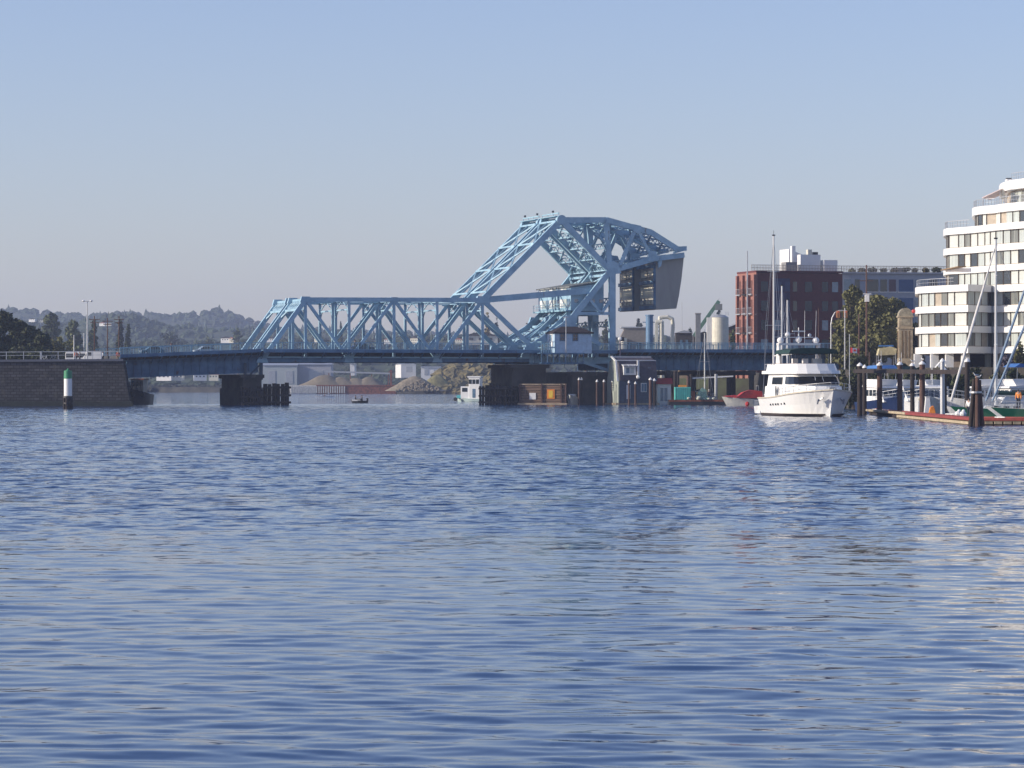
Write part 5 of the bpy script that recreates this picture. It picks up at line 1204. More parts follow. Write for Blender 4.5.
# dark vessel under the west approach
Ye=556; t=thing('tug','dark tug lying under the west approach girder at the end of the quay wall','tug',(X(139,Ye),Ye,0),R(-100)); hull_mesh(7.5,3.6,1.7,2.6,2.6,.08,.9,1.1,14).build('hull', BLACK, t)
MB().box(-1.5,1.2,-1.1,1.1,1.6,4.3).build('wheelhouse', mat('tug_cream',(.45,.38,.28),.7), t); MB().box(-1.7,1.4,-1.3,1.3,4.3,4.45).build('roof', RUST, t)
for k in (-.7,0,.7): MB().box(1.2,1.24,k-.28,k+.28,3.2,4.0).build('window', GLASS, t)
MB().cyl((-1.8,.5,1.6),(-1.8,.5,4.4),.3,n=10).build('funnel', RUST, t)
m=MB(); rg=random.Random(3)
for k in range(9): y=rg.uniform(-1.6,1.6); m.bar((2.2,y,2),(2.4,y+rg.uniform(-.5,.5),rg.uniform(2.8,4)),.14)
m.build('deck_gear', BLACK, t)
for k,y in enumerate((-1.7,1.7,0)): MB().cyl((2.8-(0 if y else -1.0),y*.9,1.6),(3.0-(0 if y else -1.0),y*.9,1.6),.38,n=12).build('tyre_fender', BLACK, t)
# ------------------------------------------------------------------ east shore ground
slab('ground', [(X(762,575),575),(X(800,520),500),(X(905,440),428),(X(960,415),412),(X(1100,400),400),(320,400),(320,1000),(X(700,900),900),(X(745,620),650)], -2, 5.6, mat('rock_bank',(.022,.02,.018),.95,0,.5,.35,col2=(.06,.052,.04),bump=.6), 1.5)
slab('road', [(X(790,560),548),(X(880,520),500),(X(1000,470),478),(300,478),(300,500),(X(880,545),545),(X(800,590),590)], 5.6, 5.64, ASPH)

# ------------------------------------------------------------------ industrial things behind the east approach
Y0=760
t=thing('storage_shed','round-ended grey shed beyond the bridge, right of the tower leg','shed',(X(633,Y0),Y0,5))
w=26/F*Y0/2; h=Z(328,Y0)-5
m=MB(); m.prism_y([(-w,0),(w*1.1,0),(w*1.1,h),(-w*.6,h),(-w*.9,h*.85),(-w,h*.6)],0,10); m.build('wall', mat('grey_brown_wall',(.22,.20,.18),.9), t)
MB().box(-w*.9,w*1.15,-.3,10.3,h,h+.3).build('roof', METAL, t)
MB().cyl((-w*.75,-1,0),(-w*.75,-1,h*.8),.9,n=14).build('tank', CREAM, t)
for k in range(4): MB().box(-w*.5+k*2.4,-w*.5+k*2.4+1.2,-.05,0,h*.4,h*.7).build('window', GLASS, t)
t=thing('blue_silo','upright blue cylinder between the grey shed and the cream pipes','silo',(X(649.5,740),740,5)); h=Z(316,740)-5
MB().cyl((0,0,0),(0,0,h),.85,n=16).build('shell', mat('silo_blue',(.10,.20,.32),.5), t); MB().cyl((0,0,h),(0,0,h+.3),1.0,n=16).bar((-1.6,0,h*.9),(1.2,0,h*.9),.2).build('cap', mat('silo_blue',(1,1,1)), t)
def pipe(mb, pts, r):
    for a,b in zip(pts,pts[1:]): mb.cyl(a,b,r,n=12)
    for p in pts[1:-1]: mb.ball(p,r*1.02,12,8)
Yp=720; z=lambda py: Z(py,Yp); x=lambda px: X(px,Yp)
t=thing('duct_pipes','pair of bent cream ducts rising above the bridge deck right of the blue silo','ducts',(x(664),Yp,0)); c=x(664)
m=MB(); pipe(m,[(x(661.5)-c,0,5),(x(661.5)-c,0,z(322.5)),(x(655.5)-c,0,z(322.5))],.45+.1); m.build('duct', CREAM, t)
m=MB(); pipe(m,[(x(660)-c,1,z(322)),(x(660)-c,1,z(317.5)),(x(668)-c,1,z(316.8)),(x(672.5)-c,1,z(319)),(x(673.3)-c,1,z(326))],.42); m.build('duct', CREAM, t)
m=MB(); pipe(m,[(x(673.3)-c,1,z(326)),(x(672.6)-c,1,z(334)),(x(673)-c,1,5)],.42); m.build('duct', CREAM, t)
m=MB(); 
for k in range(4): m.bar((x(655)-c,0,z(326+k*4)),(x(661)-c,0,z(328+k*4)),.3)
m.build('bracket', WHITE, t); MB().box(x(655)-c,x(658)-c,-.5,.5,5,z(323)).build('leg', CREAM, t)
pole('thin mast above the low sheds right of the cream ducts', 682, 740, 5, 302, .06, METAL, 'mast')
t=thing('chimney','grey square chimney at the low sheds before the silo','chimney',(X(698,700),700,5)); h=Z(313,700)-5; MB().box(-.55,.55,-.55,.55,0,h).build('stack', mat('grey_block',(.25,.25,.25),.9), t); MB().box(-.65,.65,-.65,.65,h-.3,h).build('cap', CONC, t)
for i,(px,w,pt,lb) in enumerate([(684,16,333,'low dark shed with a white framed loft right of the cream ducts'),(704,20,335,'low dark roofed shed at the foot of the cream silo'),(686,6,331,'tiny white roofed hut above the low dark shed')]):
    Yq=735+i*8; wv=w/F*Yq/2; hv=Z(pt,Yq)-5; t=thing('shed',lb,'shed',(X(px,Yq),Yq,5)); MB().box(-wv,wv,0,6,0,hv).build('wall',[ROOFD,ROOFD,WHITE][i],t); MB().prism_y([(-wv-.3,hv),(wv+.3,hv),(0,hv+wv*.35)],-.3,6.3).build('roof',[METAL,ROOFD,WHITE][i],t)
    for k in (-.5,.2): MB().box(wv*k,wv*(k+.3),-.05,0,hv*.6,hv*.85).build('window', GLASSB, t)
Ys=705; t=thing('cream_silo','pale cream silo with a dark top, left of the red brick building','silo',(X(720,Ys),Ys,5)); h=Z(317.5,Ys)-5; r=8.6/F*Ys
MB().cyl((0,0,0),(0,0,h),r,n=28).build('shell', CREAM, t, smooth=False); MB().lathe([(r*1.02,0),(r*.6,.5),(.05,.7)],(0,0,h),24).build('roof', METAL, t)
MB().box(-r-1.0,-r+.1,-.6,.6,0,h).build('ladder_shaft', WHITE, t)
m=MB(); 
for k in range(8): m.bar((r*math.cos(k*.8),r*math.sin(k*.8),h+.4),(r*math.cos(k*.8),r*math.sin(k*.8),h+1.3),.06)
m.build('handrail', METAL, t)
t=thing('conveyor','green sloping conveyor climbing to the top of the cream silo','conveyor',(X(710,708),708,0)); a=(X(694,708)-X(710,708),0,Z(336,708)); b=(X(719,708)-X(710,708),0,Z(301,708))
MB().bar(a,b,.9,.8).build('gallery', mat('conveyor_green',(.10,.20,.15),.7), t); MB().bar((X(719,708)-X(710,708),0,5),b,.3).build('support', BLUED, t)
MB().box(X(715,708)-X(710,708),X(722,708)-X(710,708),-1,1,Z(310,708),Z(304,708)).build('head_house', mat('grey_clad',(.2,.21,.2),.8), t)
tree('bush between the silo and the brick building', 733, 690, 5, 329, 10, LEAFM, 700, .4, 90)
t=thing('gabled_house','small house with a pale sloping bargeboard between the silo and the brick building','house',(X(732,725),725,5)); MB().box(-2.4,3.5,0,6,0,Z(330,725)-5).build('wall', mat('rust_wall',(.3,.14,.09),.9), t); hv=Z(330,725)-5
MB().prism_y([(-2.8,hv),(4,hv),(4,Z(318,725)-5)],-.3,6.3).build('roof', ROOFD, t); MB().bar((-2.8,-.35,hv),(4,-.35,Z(318,725)-5),.2,.35).build('bargeboard', WHITE, t)

# ------------------------------------------------------------------ red brick apartment building
Yr=600.0; ang=R(16)
cxx=X(757.5,Yr)
t=thing('brick_building','five storey red brick apartment block with recessed balconies on its sunlit end','apartment building',(cxx,Yr,0),ang)
# local x to the right along front, y away; left face runs along y
def bx(px, y=0.0):     # local x on plane local y for an image column
    k=(px-512)/F; ca,sa=math.cos(ang),math.sin(ang)
    return (k*(Yr+y*ca)-cxx+y*sa)/(ca-k*sa)
def zb_(py,xl=0,y=0): return EYE+(386-py)/F*(Yr+xl*math.sin(ang)+y*math.cos(ang))
xr=bx(842.5); zt=zb_(272.8); k=(738.5-512)/F; yl=None
ca,sa=math.cos(ang),math.sin(ang)
yl=(cxx-k*Yr)/(sa+k*ca)    # local depth of the left face
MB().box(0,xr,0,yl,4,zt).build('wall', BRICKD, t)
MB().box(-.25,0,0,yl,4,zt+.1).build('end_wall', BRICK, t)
MB().box(-.3,xr+.1,-.12,yl+.1,zt+.1,zt+.45).build('parapet', BRICKD, t)
st=(zt-4.5)/5.0; st=3.62
for f in range(5):
    z1=zt-1.35-f*st; z0=z1-2.3
    n=3
    for i in range(n):
        ya=yl*(.07+.31*i); yb=ya+yl*.20
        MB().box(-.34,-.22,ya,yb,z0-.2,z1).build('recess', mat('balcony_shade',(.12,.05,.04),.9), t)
        m=MB(); m.box(-1.0,-.25,ya-.1,yb+.1,z0-.45,z0-.25); m.bar((-1.0,ya,z0+.75),(-1.0,yb,z0+.75),.06)
        for q in range(7): m.bar((-1.0,ya+(yb-ya)*q/6,z0-.3),(-1.0,ya+(yb-ya)*q/6,z0+.75),.04)
        m.build('balcony', [METAL,BLACK][i==1 and f%2==0], t)
    m=MB(); m.box(-.5,-.24,-.1,yl,z0-.62,z0-.42); m.build('string_course', mat('pale_band',(.55,.4,.33),.8), t)
for i in range(4):
    y=yl*(.30*i)+.3; MB().box(-.75,-.2,y-.35,y+.3,4,zt-.3).build('pilaster', BRICK, t)
cols=[(761,768,1),(793,797,0),(805,812,1),(822,828,1),(832,838,1),(774,782,2),(785,790,2)]
for f in range(5):
    for (pa,pb,kd) in cols:
        z1=zt-1.6-f*st; z0=z1-1.9; xa,xb=bx(pa),bx(pb)
        w=MB().box(xa,xb,-.06,0,z0,z1).build('window', [GLASS,mat('night_glass',(.02,.03,.045),.15),mat('dark_blue_panel',(.05,.06,.12),.5)][kd] if (f+pa)%4 else GLASSB, t)
        MB().box(xa-.08,xb+.08,-.1,0,z0-.12,z0).build('sill', BRICKD, w)
MB().box(bx(773),bx(790),-.04,0,4,zt-1).build('dark_bay', mat('blue_brick',(.055,.05,.10),.9), t)
# roof houses
def rbox(nm,px0,px1,py,y0,y1,m,slope=0):
    xa,xb=bx(px0,y0),bx(px1,y0); z=zb_(py,xa,y0); mb=MB(); mb.prism_y([(xa,zt+.1),(xb,zt+.1),(xb,z-slope),(xa,z)],y0,y1); return mb.build(nm,m,t)
rbox('roof_house',789,806,249,8,13,WHITE,1.3); rbox('roof_house',800.5,820.5,254.5,3.5,5.2,WHITE)
rbox('roof_house',824,837.5,260,3.0,5.2,WHITE); rbox('roof_vent',792,795.5,246,6.5,7.5,WHITE); rbox('roof_vent',808,812,249.5,8,9,CREAM); rbox('roof_vent',813,818,252,9.5,11,BLACK)
rbox('chimney_block',786,797,262,2.5,5,mat('grey_block',(1,1,1)));
m=MB(); xa,xb=bx(752),bx(842)
for i in range(60): x_=xa+(xb-xa)*i/59; m.bar((x_,.3,zt+.4),(x_,.3,zt+1.5),.07)
for zz in (.95,1.5): m.bar((xa,.3,zt+zz),(xb,.3,zt+zz),.08)
m.build('roof_railing', mat('rail_buff',(.45,.38,.30),.7), t)
pole('grey mast standing in front of the sunlit end of the brick building', 747.3, 592, 5.6, 251, .14, METAL, 'mast')
# blue grey building
t=thing('grey_building','long blue grey flat roofed building with roof garden railing, right of the brick block','apartment building',(X(842,625),625,0),R(9)); w=(952-842)/F*625; z1=Z(272,625)
MB().box(0,w,0,16,4,z1).build('wall', GREYB, t)
gx=lambda px:(px-842)/F*625*1.01
for f in range(4):
    for (pa,pb,mm) in ((844,851,GLASSB),(855,860,GLASS),(868,879,GLASS),(881,888,GLASS),(890,897,mat('maroon_blind',(.12,.07,.08),.5)),(900,915,mat('deep_blue_panel',(.04,.09,.20),.4)),(917,928,GLASSB),(931,940,GLASS)):
        zz=z1-1.4-f*3.6; ww=MB().box(gx(pa),gx(pb),-.06,0,zz-2.4,zz).build('window', mm, t); MB().box(gx(pa)-.1,gx(pb)+.1,-.12,0,zz-2.55,zz-2.42).build('sill', WHITE, ww)
MB().box(-.2,w,-.35,0,z1-.3,z1).build('parapet', GREYB, t)
m=MB()
for i in range(70): x_=w*i/69; m.bar((x_,.2,z1),(x_,.2,z1+1.2),.08)
for zz in (.6,1.2): m.bar((0,.2,z1+zz),(w,.2,z1+zz),.09)
m.build('roof_railing', mat('rail_buff',(1,1,1)), t)
for i in range(9):
    px=852+i*10.5; bush('roof garden shrub on the grey building, number %d from the brick block' % (i+1) if False else ['first','second','third','fourth','fifth','sixth','seventh','eighth','ninth'][i]+' roof garden shrub along the grey building, counted from the brick block', px, 628, z1, 268.2-(i%3)*.6, 7+i%3*2, [LEAFO,LEAFP,LEAF][i%3], 100+i, 260, .25, 'roof garden shrubs')
MB().box(gx(901),gx(910),1,3,z1,z1+.9).build('planter', mat('grey_block',(1,1,1)), t)

# ------------------------------------------------------------------ white condominium
Yc=450.0
t=thing('condominium','white stepped apartment tower with rounded bands of windows at the right edge','apartment building',(X(970,Yc),Yc,0))
cX=X(970,Yc)
def pl_(L): return [(X(px,Y)-cX, Y-Yc) for px,Y in L]
def inset(pts, d):
    out=[]; n=len(pts)
    for i in range(n):
        a=Vector(pts[i-1]); b=Vector(pts[i]); c=Vector(pts[(i+1)%n]); n1=Vector((-(b-a).y,(b-a).x)).normalized(); n2=Vector((-(c-b).y,(c-b).x)).normalized()
        q=b+(n1+n2)*(d/max(.4,1+n1.dot(n2))); out.append((q.x,q.y))
    return out
LOW=pl_([(915,462),(915.6,458.5),(918.5,456),(926,453.5),(938,450.5),(952,447.5),(968,444.5),(991.5,448.8),(992,470),(930,480),(915,475)])
TOW=pl_([(943.3,470),(943.6,465),(946,462),(956,459.5),(968,457),(982,453),(993,449),(1008,445.5),(1024,442),(1050,436),(1085,431),(1120,440),(1090,500),(960,505)])
UPP=pl_([(972,470),(972.3,464),(975,461),(984,458),(993,456.5),(1003,452.5),(1024,447.5),(1050,441),(1085,433),(1118,442),(1090,498),(980,500)])
PEN=pl_([(999,474),(1000,468),(1003,464),(1010,459),(1024,455),(1050,449),(1080,443),(1105,452),(1085,492),(1005,494)])
zc=lambda py: Z(py,452)
SHW=mat('shade_spandrel',(.80,.79,.76),.4)
def storey(poly, py_top, pys, py_floor, nfront, seed, edges=None):
    """white band (py_top..pys), window wall below it down to py_floor"""
    zt_,zb0,zf=zc(py_top),zc(pys),zc(py_floor)
    MB().prism_z(poly, zb0, zt_).build('white_band', WHITE, t)
    inn=inset(poly,.55); MB().prism_z(inn, zf-.05, zb0+.02).build('core', mat('reveal',(.42,.36,.28),.8), t)
    rg=random.Random(seed)
    for i in range(nfront):
        a=Vector(inn[i]); b=Vector(inn[i+1]); d=b-a; L_=d.length
        if L_<.8: continue
        nrm=Vector((d.y,-d.x)).normalized(); k=max(1,round(L_/1.9)); d.normalize()
        for j in range(k):
            p=a+d*(L_*j/k+.10); q=a+d*(L_*(j+1)/k-.10)
            if rg.random()<.05: continue
            mm=rg.choices([CURT,CURTD,GLASS,mat('pale_blind',(.58,.60,.55),.4,0,.06)],[.34,.20,.10,.36])[0]
            w=MB().add([(p.x,p.y,zf+.12),(q.x,q.y,zf+.12),(q.x,q.y,zb0-.06),(p.x,p.y,zb0-.06)]+[(p.x+nrm.x*.06,p.y+nrm.y*.06,zf+.12),(q.x+nrm.x*.06,q.y+nrm.y*.06,zf+.12),(q.x+nrm.x*.06,q.y+nrm.y*.06,zb0-.06),(p.x+nrm.x*.06,p.y+nrm.y*.06,zb0-.06)],[(0,1,2,3),(4,7,6,5),(0,4,5,1),(1,5,6,2),(2,6,7,3),(3,7,4,0)]).build('window', mm, t)
            e=nrm*.12; MB().bar((q.x+d.x*.05+e.x,q.y+d.y*.05+e.y,zf),(q.x+d.x*.05+e.x,q.y+d.y*.05+e.y,zb0),.09).build('frame', mat('bronze_frame',(.12,.09,.07),.5), w)
def toprail(poly, py, n0, n1):
    z=zc(py); m=MB(); p=inset(poly,.25)
    for i in range(n0,n1):
        a=Vector((*p[i],z)); b=Vector((*p[i+1],z)); m.bar(a+Vector((0,0,1)),b+Vector((0,0,1)),.07); m.bar(a+Vector((0,0,.5)),b+Vector((0,0,.5)),.04); k=max(1,int((b-a).length/.6))
        for j in range(k): q=a.lerp(b,j/k); m.bar(q,q+Vector((0,0,1)),.05)
    m.build('terrace_railing', METAL, t)
for i,(pt,pb,pf) in enumerate([(286,292.7,306.3),(306.3,313,326.8),(326.8,333.3,347)]): storey(LOW,pt,pb,pf,8,200+i)
MB().prism_z(LOW, zc(353.7), zc(347)).build('white_band', WHITE, t)
for i,(pt,pb,pf) in enumerate([(225,231.7,245.5),(245.5,252,266),(266,272,286)]): storey(TOW,pt,pb,pf,9,210+i)
TL=TOW
for i,(pt,pb,pf) in enumerate([(286,292.7,306.3),(306.3,313,326.8),(326.8,333.3,347)]): storey(TL,pt,pb,pf,10,220+i)
MB().prism_z(TL, zc(353.7), zc(347)).build('white_band', WHITE, t)
storey(UPP,203.5,211.5,225,8,230); MB().prism_z(PEN, zc(186.5), zc(177)).build('roof_slab', WHITE, t)
MB().prism_z(inset(PEN,1.2), zc(203), zc(186.5)).build('penthouse_wall', mat('reveal',(1,1,1)), t)
pin=inset(PEN,1.15)
for i in range(2,6):
    a=Vector(pin[i]); b=Vector(pin[i+1]); d=b-a; k=max(1,round(d.length/1.6))
    for j in range(k):
        p=a.lerp(b,(j+.08)/k); q=a.lerp(b,(j+.92)/k); MB().bar((p.x,p.y,(zc(201)+zc(188))/2),(q.x,q.y,(zc(201)+zc(188))/2),.12,zc(188)-zc(201)).build('window', [CURT,CURTD][j%2], t)
toprail(UPP,203.5,0,8); toprail(TOW,225,0,4); toprail(LOW,286,0,5); toprail(PEN,177,3,7)
ax=X(990,458)-cX
m=MB(); m.add([(X(982,460)-cX,10,zc(194)),(X(1001,458)-cX,8,zc(186)),(X(1008,463)-cX,14,zc(186.5)),(X(990,466)-cX,16,zc(193.5))],[(0,1,2,3)]); m.v+=[(a,b,c-.12) for a,b,c in m.v]; m.f+=[(7,6,5,4),(0,4,5,1),(1,5,6,2),(2,6,7,3),(3,7,4,0)]; m.mi=[0]*6; m.build('awning', mat('pinkish_awning',(.62,.52,.50),.8), t)
for px,Y,pa in ((983,460,194),(1000,459,187)): MB().bar((X(px,Y)-cX,Y-Yc,zc(203)),(X(px,Y)-cX,Y-Yc,zc(pa)),.1).build('awning_post', WHITE, t)
MB().box(X(1005,466)-cX,X(1011,466)-cX,14,16,zc(178),zc(173.5)).build('roof_unit', WHITE, t); MB().cyl((X(1006.5,466)-cX,15,zc(173.5)),(X(1006.5,466)-cX,15,zc(172)),.25).cyl((X(1009,466)-cX,15,zc(173.5)),(X(1009,466)-cX,15,zc(172)),.25).build('roof_vent', BLACK, t)
m=MB(); c0=Vector((X(1002,460)-cX,9.5,zc(203))); m.cyl(c0,c0+Vector((0,0,1.6)),.06); m.lathe([(.1,1.0),(.5,1.2),(.12,2.5)],tuple(c0),10); m.build('parasol', CREAM, t)
# small awning on tower corner
MB().bar((X(942,465)-cX,12.5,zc(267.5)),(X(960,458)-cX,5.8,zc(265.5)),1.2,.12).build('awning', mat('brown_awning',(.25,.16,.08),.8), t)
# ground floor: columns and recessed wall
for px,Y in ((918.5,456),(935,452),(950,449),(966,446.5),(1003,451),(1024,447),(1045,442)): MB().box(X(px,Y)-cX-.55,X(px,Y)-cX+.55,Y-Yc+.2,Y-Yc+1.2,4,zc(353.6)).build('column', WHITE, t)
MB().prism_z(inset(LOW,3.0),4,zc(353.6)).build('ground_floor_wall', mat('dark_lobby',(.10,.08,.065),.7), t); MB().prism_z(inset(TOW,2.6),4,zc(353.6)).build('ground_floor_wall', mat('dark_lobby',(1,1,1)), t)
for i in range(6): MB().box(X(984+i*9,452)-cX,X(990+i*9,452)-cX,1.2-i*1.2,1.35-i*1.2,5.7,8.4).build('lobby_window', [CURTD,GLASS][i%2], t)
MB().ball((X(913.5,460)-cX,10,zc(310)),.28,10,8).build('red_lantern', REDP, t)

# stone pier
Yp=500; t=thing('stone_tower','weathered beige stone clock-like pillar with a rounded top between the trees and the condominium','stone tower',(X(905,Yp),Yp,5.6)); w=7/F*Yp; z=lambda py: Z(py,Yp)-5.6
m=MB(); m.box(-w,w,-w,w,0,z(329)); m.build('shaft', STONE, t, bevel=.05)
MB().box(-w*1.12,w*1.12,-w*1.12,w*1.12,z(329),z(327.5)).build('cornice', STONE, t); MB().box(-w*1.1,w*1.1,-w*1.1,w*1.1,z(317.5),z(316)).build('cornice', STONE, t)
m=MB(); m.box(-w*.95,w*.95,-w*.95,w*.95,z(327.5),z(317.5)); m.build('upper_stage', STONE, t)
m=MB(); m.prism_y([(w*math.cos(a),z(316)+1.25*math.sin(a)) for a in np.linspace(0,math.pi,12)],-w,w); m.build('rounded_top', mat('grey_stone',(.30,.27,.2),.9,0,.3,2), t)
for k in (-.5,.0,.5): MB().box(w*(k-.10),w*(k+.10),-w-.04,-w,z(358),z(331)).build('slot', mat('stone_slot',(.16,.11,.06),.9), t)
for k in (-.5,0,.5): MB().box(-w-.04,-w,w*(k-.10),w*(k+.10),z(358),z(331)).build('slot', mat('stone_slot',(1,1,1)), t)
MB().box(-w*.6,w*.6,-w*.95-.05,-w*.95,z(325.5),z(319)).build('panel', mat('grey_stone',(1,1,1)), t)

# trees on the east shore
ge='street trees on the east shore'
tree('tall olive tree with a lopsided top right of the brick building', 853, 520, 5.6, 284, 36, LEAFO, 12000, .33, 111, group=ge, low=.08)
tree('broad olive brown tree in the middle of the clump', 876, 512, 5.6, 294, 56, LEAFO, 15000, .33, 112, group=ge, low=.05)
tree('dark olive tree at the right of the clump beside the stone tower', 893, 540, 5.6, 297, 50, LEAFO, 11000, .35, 113, group=ge, low=.05)
tree('low spreading tree at the left foot of the clump', 840, 530, 5.6, 318, 30, LEAFO, 6000, .33, 114, group=ge, low=.02)
tree('wide olive tree filling the middle of the clump behind the tallest pole', 862, 525, 5.6, 297, 56, LEAFO, 9000, .35, 116, group=ge, low=.0)
tree('dark tree low behind the stone tower', 915, 530, 5.6, 322, 22, LEAF, 2200, .35, 115, group=ge, low=.02)
bush('low hedge under the street trees beside the white canopy', 862, 470, 4.0, 352, 30, LEAF, 120, 1300)
bush('dark hedge on the bank below the stone tower', 900, 450, 3.6, 362, 34, LEAF, 121, 1500)
bush('pale green hedge on the bank in front of the lobby columns', 940, 428, 3.0, 367, 34, LEAFO, 122, 1700)
bush('low shrub on the bank left of the clustered piles', 962, 425, 3.0, 368, 26, LEAFO, 125, 1300)
bush('bare grey purple bush on the bank right of the clustered piles', 1008, 415, 2.6, 353, 30, mat('mauve_twigs',(.10,.085,.11),.9,0,.4,.8), 123, 2200)
for i,(px,Y,pt,w,mm,lb) in enumerate([(842,443,368,22,LEAFO,'bank bush close to the yacht bow'),(854,438,364,20,LEAF,'dark bank bush behind the flagstaff'),(866,432,369,22,LEAFO,'olive bank bush behind the leftmost piling'),(880,425,366,22,LEAF,'dark bank bush over the blue canopied cruiser'),(895,420,368,22,LEAFO,'olive bank bush right of the blue canopied cruiser'),(912,412,364,24,LEAF,'dark bank bush over the green canopied cruiser'),(928,407,367,22,LEAFM,'green bank bush over the thick brown piling'),(944,402,365,24,LEAF,'dark bank bush behind the pale grey piling'),(960,397,368,24,LEAFM,'green bank bush under the crossbeam end'),(978,393,365,24,LEAF,'dark bank bush behind the leaning pile cluster'),(996,390,367,24,LEAFO,'olive bank bush behind the green sloop mast'),(1014,387,364,26,LEAF,'dark bank bush nearest the right border')]):
    bush(lb, px, Y, .2, pt, w, mm, 300+i, 2000, .28, 'bushes along the east bank')
bush('small green street shrub under the condominium balconies', 1020, 425, 4.5, 341, 14, LEAFO, 124, 700)
# cream canopy stall and pavement things
t=thing('market_canopy','beige canvas canopy under the trees left of the stone tower','canopy',(X(886,478),478,5.0)); w=9.5/F*478
m=MB(); m.prism_y([(-w,Z(355,478)-5),(w,Z(355,478)-5),(w,Z(349,478)-5),(w*.5,Z(346.5,478)-5),(-w*.8,Z(348.5,478)-5)],-1.3,1.3); m.rough(.1,2); m.build('canvas', mat('beige_canvas',(.50,.44,.26),.9,0,.2,1.5), t)
m=MB()
for a in (-w*.9,w*.9):
    for b in (-1.2,1.2): m.bar((a,b,0),(a,b,Z(354,478)-5),.1)
m.build('post', METAL, t); MB().box(-w*.7,w*.9,1.1,1.2,Z(346.5,478)-5,Z(345,478)-5).build('blue_trim', BCANV, t)
t=thing('kayak_canopy','white arched boat canopy in front of the lobby columns','canopy',(X(941,432),432,3.2))
m=MB(); m.prism_y([(-1.3,.9),(-1.0,2.2),(-.2,3.2),(.9,3.4),(1.1,3.1),(.1,2.8),(-.5,1.8),(-.6,.9)],-.8,.8); m.build('shell', WHITE, t); MB().box(-1.2,1.1,-.8,.8,0,.95).build('base', WHITE, t)

# signals, poles and flag
t=thing('traffic_signal','curved mast arm with two orange backed traffic lights before the trees','traffic signal',(X(831,500),500,5.6)); pts=[(0,0,0)]; 
zz=lambda py: Z(py,500)-5.6; xx=lambda px: X(px,500)-X(831,500)
pts=[(0,0,0),(0,0,zz(325)),(xx(832),0,zz(318)),(xx(835),0,zz(312.5)),(xx(839),0,zz(310.6)),(xx(846.5),0,zz(310.6))]
m=MB(); pipe(m,pts,.09); m.build('mast_arm', METAL, t)
for px in (838,845.5):
    h=MB().box(xx(px)-.28,xx(px)+.28,-.2,.2,zz(317.5),zz(310.8)).build('signal_head', mat('signal_backboard',(.6,.26,.10),.6), t)
    for k,mm in enumerate((REDP,YELLOW,GREENP)): MB().cyl((xx(px),-.2,zz(312+k*2)),(xx(px),-.26,zz(312+k*2)),.12,n=12).build('lens', mm if k==0 else BLACK, h)
pole('pale slim lamp post just right of the traffic lights', 844.8, 495, 5.0, 308, .10, METAL)
for i,(px,Y,pt,lb,mm,r) in enumerate([(866.5,470,265,'tallest wooden utility pole, carrying a white box before the trees',WOODB,.14),(859,478,314,'slanting-looking brown pole left of the tallest utility pole',WOODB,.11),(869.5,462,352,'short brown post right of the tallest utility pole',WOODB,.12),(818.5,520,308,'thin brown mast behind the yacht canopy',WOODB,.07)]):
    pole(lb, px, Y, 4.5, pt, r, mm, 'utility_pole', [(.86,1.0)] if i==0 else (), 'poles on the east shore')
tag(MB().box(-.3,.3,-.3,.3,-.55,.5).bar((-.6,0,.6),(.6,0,.6),.1).build('transformer', WHITE), 'white box fixed near the top of the tallest wooden pole', 'box', loc=(X(867,469),469,Z(298,469)))
t=thing('flagstaff','slim staff with a red and white maple leaf flag right of the yacht','flag',(X(849.5,400),400,2.5)); zf=lambda py: Z(py,400)-2.5
MB().cyl((0,0,0),(0,0,zf(334)),.05,n=8).build('pole', METAL, t)
fw,fh=.75,.62; z0=zf(352.5)
for a,b,mm in ((0,.26,REDP),(.26,.74,WHITE),(.74,1.0,REDP)): MB().add([(.06+a*fw*1.6,-.01-.1*math.sin(a*5),z0-a*.15),(.06+b*fw*1.6,-.01-.1*math.sin(b*5),z0-b*.15),(.06+b*fw*1.6,-.01-.1*math.sin(b*5),z0+fh-b*.15),(.06+a*fw*1.6,-.01-.1*math.sin(a*5),z0+fh-a*.15)],[(0,1,2,3)]).build('flag_cloth', mm, t)
lf=[(0,-.5),(.05,-.2),(.35,-.25),(.28,-.12),(.5,.1),(.35,.12),(.4,.25),(.2,.2),(.22,.4),(.1,.32),(0,.55),(-.1,.32),(-.22,.4),(-.2,.2),(-.4,.25),(-.35,.12),(-.5,.1),(-.28,-.12),(-.35,-.25),(-.05,-.2)]
MB().add([(.06+.8*fw+a*.42,-.14,z0+fh*.5-.07+b*.42) for a,b in lf],[tuple(range(len(lf)))]).build('maple_leaf', REDP, t)

# ------------------------------------------------------------------ dock with pilings
def dock(label, name, pts, z0, z1, planks, edge):
    t=thing(name,label,'dock',(pts[0][0],pts[0][1],0)); o=pts[0]; q=[(a-o[0],b-o[1]) for a,b in pts]
    MB().prism_z(q,z1-.12,z1).build('planking', planks, t); MB().prism_z(inset(q,.15),z0,z1-.13).build('float', edge, t); return t,q
PLK=mat('dock_planks',(.33,.22,.13),.85,0,.3,1.5)
A_=(X(868,355),355); B_=(X(974,258),258); C_=(X(1060,256),256); 
D_=(X(1060,262),264); E_=(X(972,266),268); F_=(X(880,362),366)
td,q=dock('long plank dock with red and white kerb boards running to the right edge','floating_dock',[A_,B_,C_,D_,E_,F_],-.25,.42,PLK,WOODD)
def kerb(a,b,mm,w=.2,z=.5,nm='kerb_board',n=1):
    o=A_; m=MB(); m.bar((a[0]-o[0],a[1]-o[1],z),(b[0]-o[0],b[1]-o[1],z),w,.22); m.build(nm,mm,td)
def lerp2(a,b,t): return (a[0]+(b[0]-a[0])*t,a[1]+(b[1]-a[1])*t)
